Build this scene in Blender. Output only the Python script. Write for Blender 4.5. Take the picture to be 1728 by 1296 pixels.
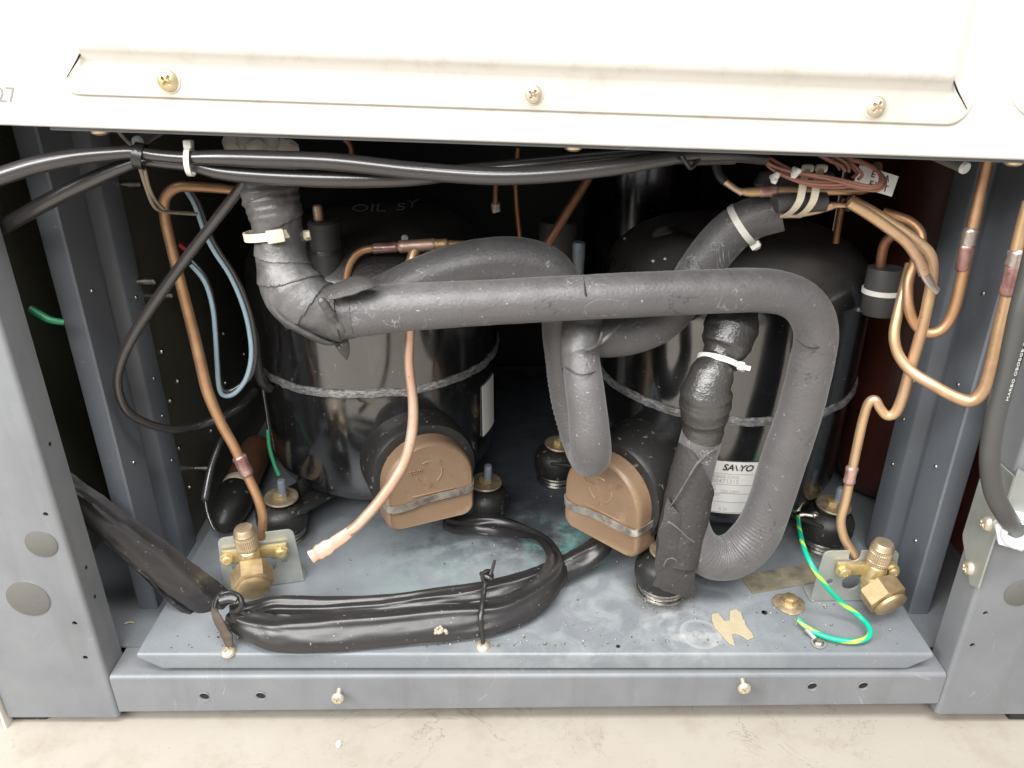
import bpy, bmesh, math, random
from mathutils import Vector, Matrix, noise
random.seed(7)
PI = math.pi
for o in list(bpy.data.objects):
    bpy.data.objects.remove(o, do_unlink=True)
SC = bpy.context.scene
COL = SC.collection

# ---------------------------------------------------------------- camera
F, PITCH, CD, CH = 1311.0, math.radians(25.5), 0.49, 0.49
_c, _s = math.cos(PITCH), math.sin(PITCH)
cam = bpy.data.cameras.new('camera')
cam.sensor_width = 36.0
cam.lens = F / 1728 * 36.0
cam.clip_start, cam.clip_end = 0.01, 100
cam_o = bpy.data.objects.new('camera', cam)
cam_o.location = (0, -CD, CH)
cam_o.rotation_euler = (PI / 2 - PITCH, 0, 0)
COL.objects.link(cam_o)
SC.camera = cam_o

# ---------------------------------------------------------------- light
world = bpy.data.worlds.new('World')
SC.world = world
world.use_nodes = True
wb = world.node_tree.nodes['Background']
wb.inputs[0].default_value = (0.98, 0.99, 1.0, 1)
wb.inputs[1].default_value = 0.36


def area(name, loc, target, size, size_y, power, color):
    l = bpy.data.lights.new(name, 'AREA')
    l.shape, l.size, l.size_y, l.energy, l.color = 'RECTANGLE', size, size_y, power, color
    o = bpy.data.objects.new(name, l)
    o.location = loc
    o.rotation_euler = (Vector(target) - Vector(loc)).to_track_quat('-Z', 'Y').to_euler()
    COL.objects.link(o)
    return o


area('unseen_lamp', (0.05, -0.80, 2.1), (0.0, 0.0, 0.0), 1.8, 0.5, 46, (1, 0.99, 0.97))  # unseen overhead lamp for the workshop's ceiling lighting
area('unseen_lamp', (-1.25, -1.0, 1.15), (-0.30, 0.02, 0.15), 0.9, 0.7, 24, (1, 0.99, 0.97))  # unseen key lamp, added low at the left to brighten that post
area('unseen_lamp', (-0.35, -1.9, 1.75), (0.1, 0.0, 0.10), 1.6, 0.7, 36, (1, 0.99, 0.97))  # unseen front fill, added above and behind the camera
vs = SC.view_settings
vs.view_transform, vs.look, vs.exposure, vs.gamma = 'Standard', 'None', 0.5, 1.0
vs.use_curve_mapping = False


# ---------------------------------------------------------------- pixel -> point (a thing's depth is given by what it touches)
def ray(u, v):
    a, b = (u - 864) / F, (v - 648) / F
    return a, _c - b * _s, -_s - b * _c


def PY(u, v, Y):
    a, dy, dz = ray(u, v)
    t = (Y + CD) / dy
    return Vector((a * t, Y, CH + dz * t))


def PZ(u, v, z):
    a, dy, dz = ray(u, v)
    t = (z - CH) / dz
    return Vector((a * t, dy * t - CD, z))


def SY(u, v, Y):
    return (Y + CD) / ray(u, v)[1] / F


# ---------------------------------------------------------------- mesh collector
class M:
    def __init__(self):
        self.v, self.f, self.uv = [], [], []

    def add(self, verts, faces, mtx=None, uvs=None):
        b = len(self.v)
        self.v += [(mtx @ Vector(p)) if mtx else Vector(p) for p in verts]
        for i, f in enumerate(faces):
            self.f.append([b + k for k in f])
            self.uv.append(uvs[i] if uvs else None)
        return self


def frame(o, x, z):
    x = Vector(x).normalized()
    z = Vector(z)
    z = (z - x * z.dot(x)).normalized()
    y = z.cross(x)
    m = Matrix((x, y, z)).transposed().to_4x4()
    m.translation = Vector(o)
    return m


def axis_frame(o, z):
    z = Vector(z).normalized()
    x = Vector((1, 0, 0)) if abs(z.x) < 0.8 else Vector((0, 0, 1))
    x = (x - z * x.dot(z)).normalized()
    return frame(o, x, z)


def T(x, y, z):
    return Matrix.Translation((x, y, z))


def box(m, c, size, mtx=None, bev=0.0, seg=2):
    bm = bmesh.new()
    bmesh.ops.create_cube(bm, size=1)
    for v in bm.verts:
        v.co = Vector((v.co.x * size[0] + c[0], v.co.y * size[1] + c[1], v.co.z * size[2] + c[2]))
    if bev:
        bmesh.ops.bevel(bm, geom=bm.edges[:], offset=bev, segments=seg, affect='EDGES', profile=0.5)
    bm.verts.index_update()
    m.add([v.co.copy() for v in bm.verts], [[v.index for v in f.verts] for f in bm.faces], mtx)
    bm.free()
    return m


def lathe(m, prof, mtx=None, seg=32, fn=None):
    """prof: (r, z) pairs; closed on the axis where r is 0."""
    vs_, fs = [], []
    for r, z in prof:
        for k in range(seg):
            a = 2 * PI * k / seg
            rr, zz = (r, z) if fn is None else fn(r, z, a)
            vs_.append((rr * math.cos(a), rr * math.sin(a), zz))
    n = len(prof)
    for i in range(n - 1):
        for k in range(seg):
            q = (k + 1) % seg
            fs.append([i * seg + k, i * seg + q, (i + 1) * seg + q, (i + 1) * seg + k])
    fs.append([k for k in range(seg)][::-1])
    fs.append([(n - 1) * seg + k for k in range(seg)])
    m.add(vs_, fs, mtx)
    return m


def sheet(m, outlines, thick, mtx=None, bev=0.0):
    """flat plate with real holes: first outline outside, the rest inside; local XY plane, centred on z=0."""
    cu = bpy.data.curves.new('tmp', 'CURVE')
    cu.dimensions, cu.fill_mode = '2D', 'BOTH'
    cu.extrude = max(0, thick / 2 - bev)
    cu.bevel_depth, cu.bevel_resolution = bev, 1
    for ol in outlines:
        sp = cu.splines.new('POLY')
        sp.points.add(len(ol) - 1)
        for p, q in zip(sp.points, ol):
            p.co = (q[0], q[1], 0, 1)
        sp.use_cyclic_u = True
    curve_to(m, cu, mtx)
    return m


def curve_to(m, cu, mtx):
    ob = bpy.data.objects.new('tmp', cu)
    COL.objects.link(ob)
    dg = bpy.context.evaluated_depsgraph_get()
    dg.update()
    me = bpy.data.meshes.new_from_object(ob.evaluated_get(dg))
    m.add([v.co.copy() for v in me.vertices], [list(p.vertices) for p in me.polygons], mtx)
    bpy.data.objects.remove(ob, do_unlink=True)
    bpy.data.meshes.remove(me)
    bpy.data.curves.remove(cu)


def text(m, s, size, mtx, extrude=0.0001, shear=0.0, offset=0.0, align='CENTER', spacing=1.0, bend=None):
    cu = bpy.data.curves.new('tmp', 'FONT')
    cu.body, cu.size, cu.extrude, cu.shear, cu.offset = s, size, extrude, shear, offset
    cu.align_x, cu.align_y, cu.space_character = align, 'CENTER', spacing
    cu.resolution_u = 4
    if bend:
        mm = M()
        curve_to(mm, cu, None)
        m.add([bend(p) for p in mm.v], mm.f)
    else:
        curve_to(m, cu, mtx)
    return m


def circ(cx, cy, r, n=20, a0=0.0):
    return [(cx + r * math.cos(a0 + 2 * PI * k / n), cy + r * math.sin(a0 + 2 * PI * k / n)) for k in range(n)]


def rrect(x0, y0, x1, y1, r, n=5):
    rs = r if isinstance(r, (list, tuple)) else [r] * 4
    out = []
    for (cx, cy, a, rr) in ((x1 - rs[0], y1 - rs[0], 0, rs[0]), (x0 + rs[1], y1 - rs[1], PI / 2, rs[1]),
                            (x0 + rs[2], y0 + rs[2], PI, rs[2]), (x1 - rs[3], y0 + rs[3], 1.5 * PI, rs[3])):
        for k in range(n + 1):
            t = a + PI / 2 * k / n
            out.append((cx + rr * math.cos(t), cy + rr * math.sin(t)))
    return out


def crspline(pts, n):
    """Catmull-Rom (centripetal-like spacing) through tuples, about n samples per span."""
    out = []
    P = [pts[0]] + list(pts) + [pts[-1]]
    for i in range(1, len(P) - 2):
        p0, p1, p2, p3 = P[i - 1], P[i], P[i + 1], P[i + 2]
        for k in range(n):
            t = k / n
            out.append(tuple(0.5 * ((2 * b) + (-a + c) * t + (2 * a - 5 * b + 4 * c - d) * t * t + (-a + 3 * b - 3 * c + d) * t ** 3)
                             for a, b, c, d in zip(p0, p1, p2, p3)))
    out.append(tuple(pts[-1]))
    return out


def px_path(pts, rpx=None):
    """(u, v, Y[, r_px]) -> (x, y, z, r)."""
    out = []
    for p in pts:
        q = PY(p[0], p[1], p[2])
        r = (p[3] if len(p) > 3 else rpx) * SY(p[0], p[1], p[2])
        out.append((q.x, q.y, q.z, r))
    return out


def pan_path(pts, rpx=None):
    """(u, v, z[, r_px]) -> (x, y, z, r), for things that lie on the pan."""
    out = []
    for p in pts:
        q = PZ(p[0], p[1], p[2])
        r = (p[3] if len(p) > 3 else rpx) * SY(p[0], p[1], q.y)
        out.append((q.x, q.y, q.z, r))
    return out


def tube(m, path, seg=14, n=8, fn=None, flat=1.0, nrm=None, cap=True, const_r=None, smooth=True):
    """path: (x,y,z,r). fn(s, pos, normal)->radius factor. flat<1 squashes along nrm (vector or per-sample function)."""
    pts = crspline(path, n) if smooth else list(path)
    C = [Vector(p[:3]) for p in pts]
    R = [const_r if const_r else p[3] for p in pts]
    L = [0.0]
    for a, b in zip(C, C[1:]):
        L.append(L[-1] + (b - a).length)
    N = len(C)
    tg = []
    for i in range(N):
        d = C[min(i + 1, N - 1)] - C[max(i - 1, 0)]
        tg.append(d.normalized() if d.length > 1e-9 else Vector((0, 0, 1)))
    x = Vector((0, -0.6, 0.8)) if nrm is None else Vector(nrm(0) if callable(nrm) else nrm)
    x = x - tg[0] * x.dot(tg[0])
    if x.length < 1e-4:
        x = Vector((1, 0, 0)) - tg[0] * tg[0].x
    x.normalize()
    vs_, fs, uvs = [], [], []
    for i in range(N):
        if nrm is not None:
            x = Vector(nrm(L[i] / L[-1]) if callable(nrm) else nrm)
        x = x - tg[i] * x.dot(tg[i])
        x.normalize()
        y = tg[i].cross(x)
        for k in range(seg):
            a = 2 * PI * k / seg
            d = x * (math.cos(a) * flat) + y * math.sin(a)
            f = fn(L[i] / L[-1], C[i], d) if fn else 1.0
            vs_.append(C[i] + d * (R[i] * f))
    for i in range(N - 1):
        for k in range(seg):
            q = (k + 1) % seg
            fs.append([i * seg + k, i * seg + q, (i + 1) * seg + q, (i + 1) * seg + k])
            u0, u1 = k / seg, (k + 1) / seg
            uvs.append([(u0, L[i]), (u1, L[i]), (u1, L[i + 1]), (u0, L[i + 1])])
    if cap:
        fs.append(list(range(seg))[::-1])
        fs.append([(N - 1) * seg + k for k in range(seg)])
        uvs += [[(0.5, 0)] * seg, [(0.5, L[-1])] * seg]
    m.add(vs_, fs, None, uvs)
    return m


# ---------------------------------------------------------------- objects
ORG = {}


def props(o, label, cat, group, kind):
    if label:
        o['label'] = label
    if cat:
        o['category'] = cat
    if group:
        o['group'] = group
    if kind:
        o['kind'] = kind


def thing(name, label, cat, base, group=None):
    o = bpy.data.objects.new(name, None)
    o.empty_display_size = 0.02
    o.location = base
    COL.objects.link(o)
    ORG[o] = Vector(base)
    props(o, label, cat, group, None)
    return o


def obj(name, m, mat, parent=None, label=None, cat=None, group=None, kind=None, sharp=40):
    me = bpy.data.meshes.new(name)
    if parent is not None:
        org = ORG[parent]
    else:
        xs = [p.x for p in m.v]
        ys = [p.y for p in m.v]
        org = Vector(((min(xs) + max(xs)) / 2, (min(ys) + max(ys)) / 2, min(p.z for p in m.v)))
    me.from_pydata([tuple(p - org) for p in m.v], [], m.f)
    if any(u for u in m.uv):
        uvl = me.uv_layers.new(name='along')
        for poly, uv in zip(me.polygons, m.uv):
            if uv:
                for li, c in zip(poly.loop_indices, uv):
                    uvl.data[li].uv = c
    me.validate()
    bm = bmesh.new()
    bm.from_mesh(me)
    bmesh.ops.recalc_face_normals(bm, faces=bm.faces[:])
    bm.to_mesh(me)
    bm.free()
    me.polygons.foreach_set('use_smooth', [True] * len(me.polygons))
    me.set_sharp_from_angle(angle=math.radians(sharp))
    me.materials.append(MAT[mat])
    o = bpy.data.objects.new(name, me)
    COL.objects.link(o)
    if parent is not None:
        o.parent = parent
        ORG[o] = org
    else:
        o.location = org
        ORG[o] = org
    props(o, label, cat, group, kind)
    return o


# ---------------------------------------------------------------- materials
MAT = {}


class NT:
    def __init__(self, name):
        self.mat = bpy.data.materials.new(name)
        self.mat.use_nodes = True
        self.t = self.mat.node_tree
        self.b = self.t.nodes['Principled BSDF']
        MAT[name] = self.mat
        self.co = self.t.nodes.new('ShaderNodeNewGeometry').outputs['Position']

    def n(self, typ, **kw):
        nd = self.t.nodes.new(typ)
        for k, v in kw.items():
            setattr(nd, k, v)
        return nd

    def link(self, a, b):
        self.t.links.new(a, b)

    def val(self, x, sock):
        if isinstance(x, bpy.types.NodeSocket):
            self.link(x, sock)
        else:
            if isinstance(x, (tuple, list)) and len(x) == 3 and sock.type == 'RGBA':
                x = (*x, 1)
            sock.default_value = x

    def noise(self, scale, detail=4, rough=0.55, dist=0.0, co=None, stretch=None):
        nd = self.n('ShaderNodeTexNoise')
        nd.inputs['Scale'].default_value = scale
        nd.inputs['Detail'].default_value = detail
        nd.inputs['Roughness'].default_value = rough
        nd.inputs['Distortion'].default_value = dist
        c = co or self.co
        if stretch:
            mp = self.n('ShaderNodeMapping')
            mp.inputs['Scale'].default_value = stretch
            self.link(c, mp.inputs['Vector'])
            c = mp.outputs[0]
        self.link(c, nd.inputs['Vector'])
        return nd.outputs['Fac']

    def ramp(self, fac, stops, interp='LINEAR'):
        nd = self.n('ShaderNodeValToRGB')
        cr = nd.color_ramp
        cr.interpolation = interp
        while len(cr.elements) < len(stops):
            cr.elements.new(0.5)
        for e, (p, c) in zip(cr.elements, stops):
            e.position = p
            e.color = (c, c, c, 1) if isinstance(c, (int, float)) else (*c, 1)
        self.link(fac, nd.inputs[0])
        return nd.outputs[0]

    def mix(self, fac, a, b, blend='MIX'):
        nd = self.n('ShaderNodeMix', data_type='RGBA', blend_type=blend)
        self.val(fac, nd.inputs[0])
        self.val(a, nd.inputs[6])
        self.val(b, nd.inputs[7])
        return nd.outputs[2]

    def math(self, op, a, b=0.0, c=0.0, clamp=False):
        nd = self.n('ShaderNodeMath', operation=op, use_clamp=clamp)
        self.val(a, nd.inputs[0])
        self.val(b, nd.inputs[1])
        self.val(c, nd.inputs[2])
        return nd.outputs[0]

    def blob(self, p, r0, r1, warp=0.0, scale=30):
        """1 inside r0 of point p, 0 beyond r1 (an irregular patch when warp > 0)."""
        d = self.n('ShaderNodeVectorMath', operation='DISTANCE')
        self.link(self.co, d.inputs[0])
        d.inputs[1].default_value = p
        x = d.outputs['Value']
        if warp:
            x = self.math('ADD', x, self.math('MULTIPLY', self.math('SUBTRACT', self.noise(scale, 5), 0.5), warp))
        mr = self.n('ShaderNodeMapRange')
        self.link(x, mr.inputs[0])
        mr.inputs[1].default_value, mr.inputs[2].default_value = r0, r1
        mr.inputs[3].default_value, mr.inputs[4].default_value = 1, 0
        return mr.outputs[0]

    def up(self, lo=0.3, hi=0.9):
        g = self.n('ShaderNodeNewGeometry')
        sx = self.n('ShaderNodeSeparateXYZ')
        self.link(g.outputs['Normal'], sx.inputs[0])
        mr = self.n('ShaderNodeMapRange')
        self.link(sx.outputs[2], mr.inputs[0])
        mr.inputs[1].default_value, mr.inputs[2].default_value = lo, hi
        return mr.outputs[0]

    def bump(self, h, strength=0.2, dist=0.001, prev=None):
        nd = self.n('ShaderNodeBump')
        nd.inputs['Strength'].default_value = strength
        nd.inputs['Distance'].default_value = dist
        self.val(h, nd.inputs['Height'])
        if prev is not None:
            self.link(prev, nd.inputs['Normal'])
        return nd.outputs[0]

    def set(self, **kw):
        names = dict(color='Base Color', rough='Roughness', metal='Metallic', ior='IOR', normal='Normal', coat='Coat Weight',
                     coat_rough='Coat Roughness', sheen='Sheen Weight', spec='Specular IOR Level', sss='Subsurface Weight')
        for k, v in kw.items():
            self.val(v, self.b.inputs[names[k]])
        return self


def specks(nt, scale, lo, hi, seed=(1, 1, 1)):
    return nt.ramp(nt.noise(scale, 2, 0.5, stretch=seed), [(lo, 0.0), (hi, 1.0)])


# blue-grey cabinet paint
k = NT('grey_paint')
d = k.ramp(k.noise(18, 6, 0.6), [(0.35, 0.0), (0.7, 1.0)])
c = k.mix(d, (0.160, 0.168, 0.180), (0.196, 0.203, 0.214))
c = k.mix(k.math('MULTIPLY', k.ramp(k.noise(26, 7, 0.7, 0.3, None, (1, 1, 0.12)), [(0.52, 0), (0.74, 1)]), 0.4), c, (0.10, 0.10, 0.10))
c = k.mix(k.math('MULTIPLY', k.ramp(k.noise(9, 3, 0.5, 1.5, None, (1, 1, 0.6)), [(0.497, 0), (0.5, 1), (0.503, 0)]), k.ramp(k.noise(30, 3), [(0.55, 0), (0.65, 0.6)])), c, (0.36, 0.37, 0.38))
c = k.mix(k.math('MULTIPLY', specks(k, 480, 0.72, 0.78), 0.35), c, (0.38, 0.37, 0.34))
k.set(color=c, rough=k.ramp(k.noise(40, 5), [(0.3, 0.34), (0.7, 0.5)]), normal=k.bump(k.noise(900, 2), 0.08, 0.0004))
# inner frame channels, a little darker and smoother
k = NT('channel_paint')
c = k.mix(k.noise(14, 5), (0.115, 0.127, 0.146), (0.148, 0.160, 0.180))
c = k.mix(k.math('MULTIPLY', specks(k, 200, 0.70, 0.78), 0.4), c, (0.3, 0.3, 0.28))
k.set(color=c, rough=0.38, normal=k.bump(k.noise(700, 2), 0.06, 0.0004))
# base pan: grey paint with water marks, verdigris and dust
k = NT('pan_paint')
d = k.noise(9, 7, 0.65)
c = k.mix(d, (0.150, 0.165, 0.182), (0.225, 0.239, 0.255))
c = k.mix(k.math('MULTIPLY', k.ramp(k.noise(13, 8, 0.68, 0.5), [(0.42, 0), (0.70, 1)]), 0.34), c, (0.095, 0.104, 0.118))
wm = k.ramp(k.noise(28, 8, 0.62, 0.6), [(0.44, 0.0), (0.60, 0.42), (0.70, 0.25), (0.80, 0.05)])
c = k.mix(k.math('MULTIPLY', wm, k.blob((0.09, 0.09, 0), 0.05, 0.22, 0.1, 14)), c, (0.36, 0.39, 0.39))
c = k.mix(k.math('MULTIPLY', k.ramp(k.noise(36, 6, 0.6), [(0.45, 0), (0.6, 1)]), k.blob((0.055, 0.165, 0), 0.015, 0.06, 0.05, 30)), c, (0.22, 0.52, 0.46))
c = k.mix(k.math('MULTIPLY', k.ramp(k.noise(22, 6, 0.6), [(0.4, 0), (0.65, 0.7)]), k.blob((-0.09, 0.12, 0), 0.02, 0.10, 0.08, 20)), c, (0.22, 0.30, 0.29))
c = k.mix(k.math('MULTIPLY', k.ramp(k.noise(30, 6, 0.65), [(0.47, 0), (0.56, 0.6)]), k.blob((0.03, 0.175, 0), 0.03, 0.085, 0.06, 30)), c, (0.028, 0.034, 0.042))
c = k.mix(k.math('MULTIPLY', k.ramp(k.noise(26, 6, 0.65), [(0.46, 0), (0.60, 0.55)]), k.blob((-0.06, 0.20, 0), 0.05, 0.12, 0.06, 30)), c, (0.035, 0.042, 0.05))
c = k.mix(k.math('MULTIPLY', k.blob((0.03, 0.40, 0), 0.17, 0.25, 0.09, 34), k.ramp(k.noise(30, 7, 0.7), [(0.3, 0.75), (0.7, 0.95)])), c, (0.022, 0.026, 0.034))  # oil-dark rear of the pan, with the shade between compressors painted in
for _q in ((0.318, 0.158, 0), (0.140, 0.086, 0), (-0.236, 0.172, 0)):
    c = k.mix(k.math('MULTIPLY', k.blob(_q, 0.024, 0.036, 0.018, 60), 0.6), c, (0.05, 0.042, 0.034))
ring_p = PZ(1182, 1070, 0)
rg = k.math('MULTIPLY', k.blob(ring_p, 0.017, 0.0185, 0.004, 60), k.math('SUBTRACT', 1.0, k.blob(ring_p, 0.0125, 0.0165, 0.005, 60)))
c = k.mix(k.math('MULTIPLY', rg, 0.28), c, (0.55, 0.55, 0.53))
c = k.mix(k.math('MULTIPLY', k.ramp(k.noise(60, 5), [(0.5, 0), (0.7, 0.6)]), k.blob(PZ(1165, 1060, 0), 0.012, 0.045, 0.03, 40)), c, (0.5, 0.5, 0.48))
c = k.mix(k.math('MULTIPLY', specks(k, 420, 0.70, 0.76), 0.5), c, (0.5, 0.5, 0.46))
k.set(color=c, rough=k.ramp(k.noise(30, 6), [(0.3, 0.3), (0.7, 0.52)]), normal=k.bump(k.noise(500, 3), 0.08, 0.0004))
# dark olive inner wall
k = NT('dark_wall')
c = k.mix(k.noise(12, 6, 0.6, 0, None, (1, 1, 0.25)), (0.060, 0.061, 0.050), (0.14, 0.135, 0.106))
c = k.mix(k.math('MULTIPLY', specks(k, 170, 0.70, 0.78, (1, 1, 0.5)), 0.25), c, (0.2, 0.19, 0.14))
k.set(color=c, rough=0.28)
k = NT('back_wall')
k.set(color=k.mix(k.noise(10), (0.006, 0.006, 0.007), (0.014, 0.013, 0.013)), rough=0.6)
# cream enamel of the front
k = NT('cream_enamel')
c = k.mix(k.ramp(k.noise(8, 5), [(0.4, 0), (0.75, 1)]), (0.69, 0.665, 0.62), (0.67, 0.64, 0.585))
st = k.math('MULTIPLY', k.ramp(k.noise(34, 6, 0.6, 0, None, (1, 1, 0.28)), [(0.5, 0), (0.72, 1)]), k.blob(PY(1000, 185, -0.004), 0.004, 0.03, 0.02, 50))
c = k.mix(k.math('MULTIPLY', st, 0.55), c, (0.62, 0.45, 0.27))
st = k.math('MULTIPLY', k.ramp(k.noise(48, 8, 0.68, 0, None, (1, 1, 0.3)), [(0.52, 0), (0.72, 1)]), 0.5)
c = k.mix(st, c, (0.50, 0.44, 0.35))
for _p in ((282, 150), (900, 172), (1479, 194)):
    c = k.mix(k.math('MULTIPLY', k.blob(PY(_p[0], _p[1], -0.006), 0.003, 0.011, 0.006, 120), 0.35), c, (0.45, 0.36, 0.24))
k.set(color=c, rough=0.33, normal=k.bump(k.noise(500, 2), 0.03, 0.0004), coat=0.3)
# compressor enamel with dust on upward faces
k = NT('black_enamel')
up = k.up(0.25, 0.95)
dust = k.math('MULTIPLY', up, k.ramp(k.noise(14, 6, 0.6), [(0.25, 0.35), (0.7, 1.0)]))
c = k.mix(k.noise(30, 5), (0.006, 0.006, 0.007), (0.013, 0.013, 0.014))
c = k.mix(k.math('MULTIPLY', dust, 0.7), c, (0.09, 0.081, 0.074))
drip = k.ramp(k.noise(55, 5, 0.6, 0.4, None, (1, 1, 0.22)), [(0.60, 0), (0.66, 1)])
c = k.mix(k.math('MULTIPLY', drip, 0.25), c, (0.09, 0.08, 0.07))
c = k.mix(k.math('MULTIPLY', specks(k, 330, 0.73, 0.77), 0.7), c, (0.4, 0.39, 0.37))
k.set(color=c, rough=k.math('ADD', k.ramp(k.noise(40, 6), [(0.3, 0.09), (0.75, 0.20)]), k.math('MULTIPLY', dust, 0.5)), ior=2.2,
      normal=k.bump(k.noise(55, 3), 0.05, 0.001))
# weld bead: bare flaking metal
k = NT('weld_metal')
f = k.ramp(k.noise(170, 7, 0.75, 0.6, None, (1, 1, 3.0)), [(0.38, 0.0), (0.66, 1.0)])
k.set(color=k.mix(f, (0.09, 0.088, 0.086), (0.52, 0.52, 0.52)), metal=0.5, rough=0.3, normal=k.bump(k.noise(220, 6, 0.7), 0.6, 0.0015))
# foam pipe insulation
k = NT('foam')
c = k.mix(k.noise(24, 6, 0.6), (0.066, 0.062, 0.064), (0.108, 0.102, 0.103))
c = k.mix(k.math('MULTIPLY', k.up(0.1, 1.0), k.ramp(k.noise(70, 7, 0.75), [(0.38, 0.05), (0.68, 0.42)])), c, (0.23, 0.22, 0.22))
c = k.mix(k.math('MULTIPLY', specks(k, 300, 0.71, 0.75), 0.6), c, (0.4, 0.39, 0.38))
c = k.mix(k.math('MULTIPLY', k.ramp(k.noise(12, 8, 0.7), [(0.55, 0), (0.72, 1)]), 0.35), c, (0.036, 0.033, 0.033))
c = k.mix(k.math('MULTIPLY', k.ramp(k.noise(16, 4, 0.6, 1.8), [(0.494, 0), (0.5, 1), (0.506, 0)]), k.ramp(k.noise(24, 3), [(0.52, 0), (0.60, 0.8)])), c, (0.34, 0.33, 0.33))
c = k.mix(k.math('MULTIPLY', k.ramp(k.noise(11, 4, 0.6, 2.2), [(0.495, 0), (0.5, 1), (0.505, 0)]), k.ramp(k.noise(19, 3), [(0.50, 0), (0.58, 0.9)])), c, (0.015, 0.014, 0.014))
h = k.math('ADD', k.noise(420, 3), k.math('MULTIPLY', k.noise(60, 4), 0.8))
k.set(color=c, rough=k.ramp(k.noise(30, 4), [(0.3, 0.36), (0.7, 0.52)]), normal=k.bump(h, 0.42, 0.0012), sheen=0.2)
k = NT('foam_dark')
c = k.mix(k.noise(30, 6, 0.6), (0.028, 0.026, 0.026), (0.05, 0.046, 0.045))
c = k.mix(k.math('MULTIPLY', specks(k, 300, 0.68, 0.74), 0.5), c, (0.3, 0.29, 0.27))
k.set(color=c, rough=0.55, normal=k.bump(k.noise(260, 4), 0.5, 0.0015))
# adhesive tape over foam
k = NT('tape')
c = k.mix(k.ramp(k.noise(26, 7, 0.65, 0.8), [(0.38, 0), (0.66, 1)]), (0.06, 0.057, 0.056), (0.14, 0.136, 0.136))
nz = k.n('ShaderNodeTexNoise', noise_type='RIDGED_MULTIFRACTAL')
nz.inputs['Scale'].default_value, nz.inputs['Detail'].default_value = 26, 5
nz.inputs['Distortion'].default_value = 0.6
k.link(k.co, nz.inputs['Vector'])
h = k.math('ADD', k.math('MULTIPLY', nz.outputs['Fac'], 0.3), k.math('ADD', k.noise(60, 6, 0.6, 0.4), k.math('MULTIPLY', k.noise(260, 3), 0.3)))
k.set(color=c, rough=0.36, normal=k.bump(h, 0.6, 0.0018))
k = NT('tar_tape')
k.set(color=k.mix(k.noise(40, 5), (0.016, 0.015, 0.015), (0.06, 0.056, 0.053)), rough=0.3, ior=1.8, normal=k.bump(k.noise(330, 4), 0.5, 0.0016))
# black vinyl sleeve, rubber
k = NT('vinyl')
c = k.mix(k.noise(20, 5), (0.012, 0.011, 0.012), (0.026, 0.024, 0.024))
c = k.mix(k.math('MULTIPLY', specks(k, 330, 0.70, 0.76), 0.6), c, (0.35, 0.32, 0.28))
k.set(color=c, rough=0.34, ior=1.6, normal=k.bump(k.noise(60, 5), 0.12, 0.0015))
k = NT('vinyl_cable')
k.set(color=k.mix(k.noise(30), (0.022, 0.020, 0.021), (0.038, 0.034, 0.034)), rough=0.25, ior=1.75, normal=k.bump(k.noise(60, 3), 0.1, 0.001))
k = NT('grey_cable')
k.set(color=k.mix(k.noise(30), (0.05, 0.05, 0.05), (0.075, 0.073, 0.07)), rough=0.33)
k = NT('rubber')
c = k.mix(k.noise(40, 5), (0.010, 0.010, 0.010), (0.022, 0.021, 0.02))
c = k.mix(k.math('MULTIPLY', specks(k, 160, 0.66, 0.72), 0.5), c, (0.25, 0.23, 0.2))
k.set(color=c, rough=0.45, normal=k.bump(k.noise(200, 4), 0.3, 0.001))
k = NT('putty')
k.set(color=k.mix(k.noise(50, 4), (0.62, 0.56, 0.48), (0.42, 0.34, 0.28)), rough=0.7, normal=k.bump(k.noise(120, 4), 0.6, 0.002))


def copper(name, bright, dull, heat, rough=0.3):
    k = NT(name)
    c = k.mix(k.ramp(k.noise(26, 6, 0.62), [(0.35, 0), (0.68, 1)]), bright, dull)
    c = k.mix(k.math('MULTIPLY', k.ramp(k.noise(17, 5), [(0.46, 0), (0.62, 1)]), 0.7), c, heat)
    c = k.mix(k.math('MULTIPLY', k.ramp(k.noise(13, 5, 0.6, 0, None, (1, 1.3, 0.8)), [(0.58, 0), (0.68, 1)]), 0.55), c, (0.34, 0.17, 0.12))
    c = k.mix(k.math('MULTIPLY', specks(k, 260, 0.68, 0.75), 0.5), c, (0.18, 0.1, 0.06))
    k.set(color=c, metal=0.68, rough=k.ramp(k.noise(50, 5), [(0.3, rough), (0.7, rough + 0.16)]), normal=k.bump(k.noise(120, 3), 0.1, 0.0008))


copper('copper', (0.57, 0.34, 0.18), (0.41, 0.22, 0.12), (0.58, 0.36, 0.22), 0.34)
copper('copper_pale', (0.64, 0.44, 0.28), (0.54, 0.34, 0.20), (0.64, 0.46, 0.22), 0.36)
copper('copper_pink', (0.70, 0.48, 0.37), (0.60, 0.38, 0.26), (0.74, 0.56, 0.45), 0.36)
copper('copper_dark', (0.38, 0.18, 0.10), (0.27, 0.12, 0.07), (0.33, 0.17, 0.11), 0.4)
k = NT('burnt_copper')
c = k.mix(k.ramp(k.noise(70, 5), [(0.35, 0), (0.7, 1)]), (0.26, 0.12, 0.11), (0.55, 0.36, 0.32))
k.set(color=c, metal=0.6, rough=0.34, normal=k.bump(k.noise(160, 4), 0.5, 0.0015))
k = NT('solder')
k.set(color=k.mix(k.noise(120), (0.62, 0.56, 0.52), (0.42, 0.34, 0.3)), metal=0.8, rough=0.32, normal=k.bump(k.noise(250, 3), 0.4, 0.001))


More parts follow.
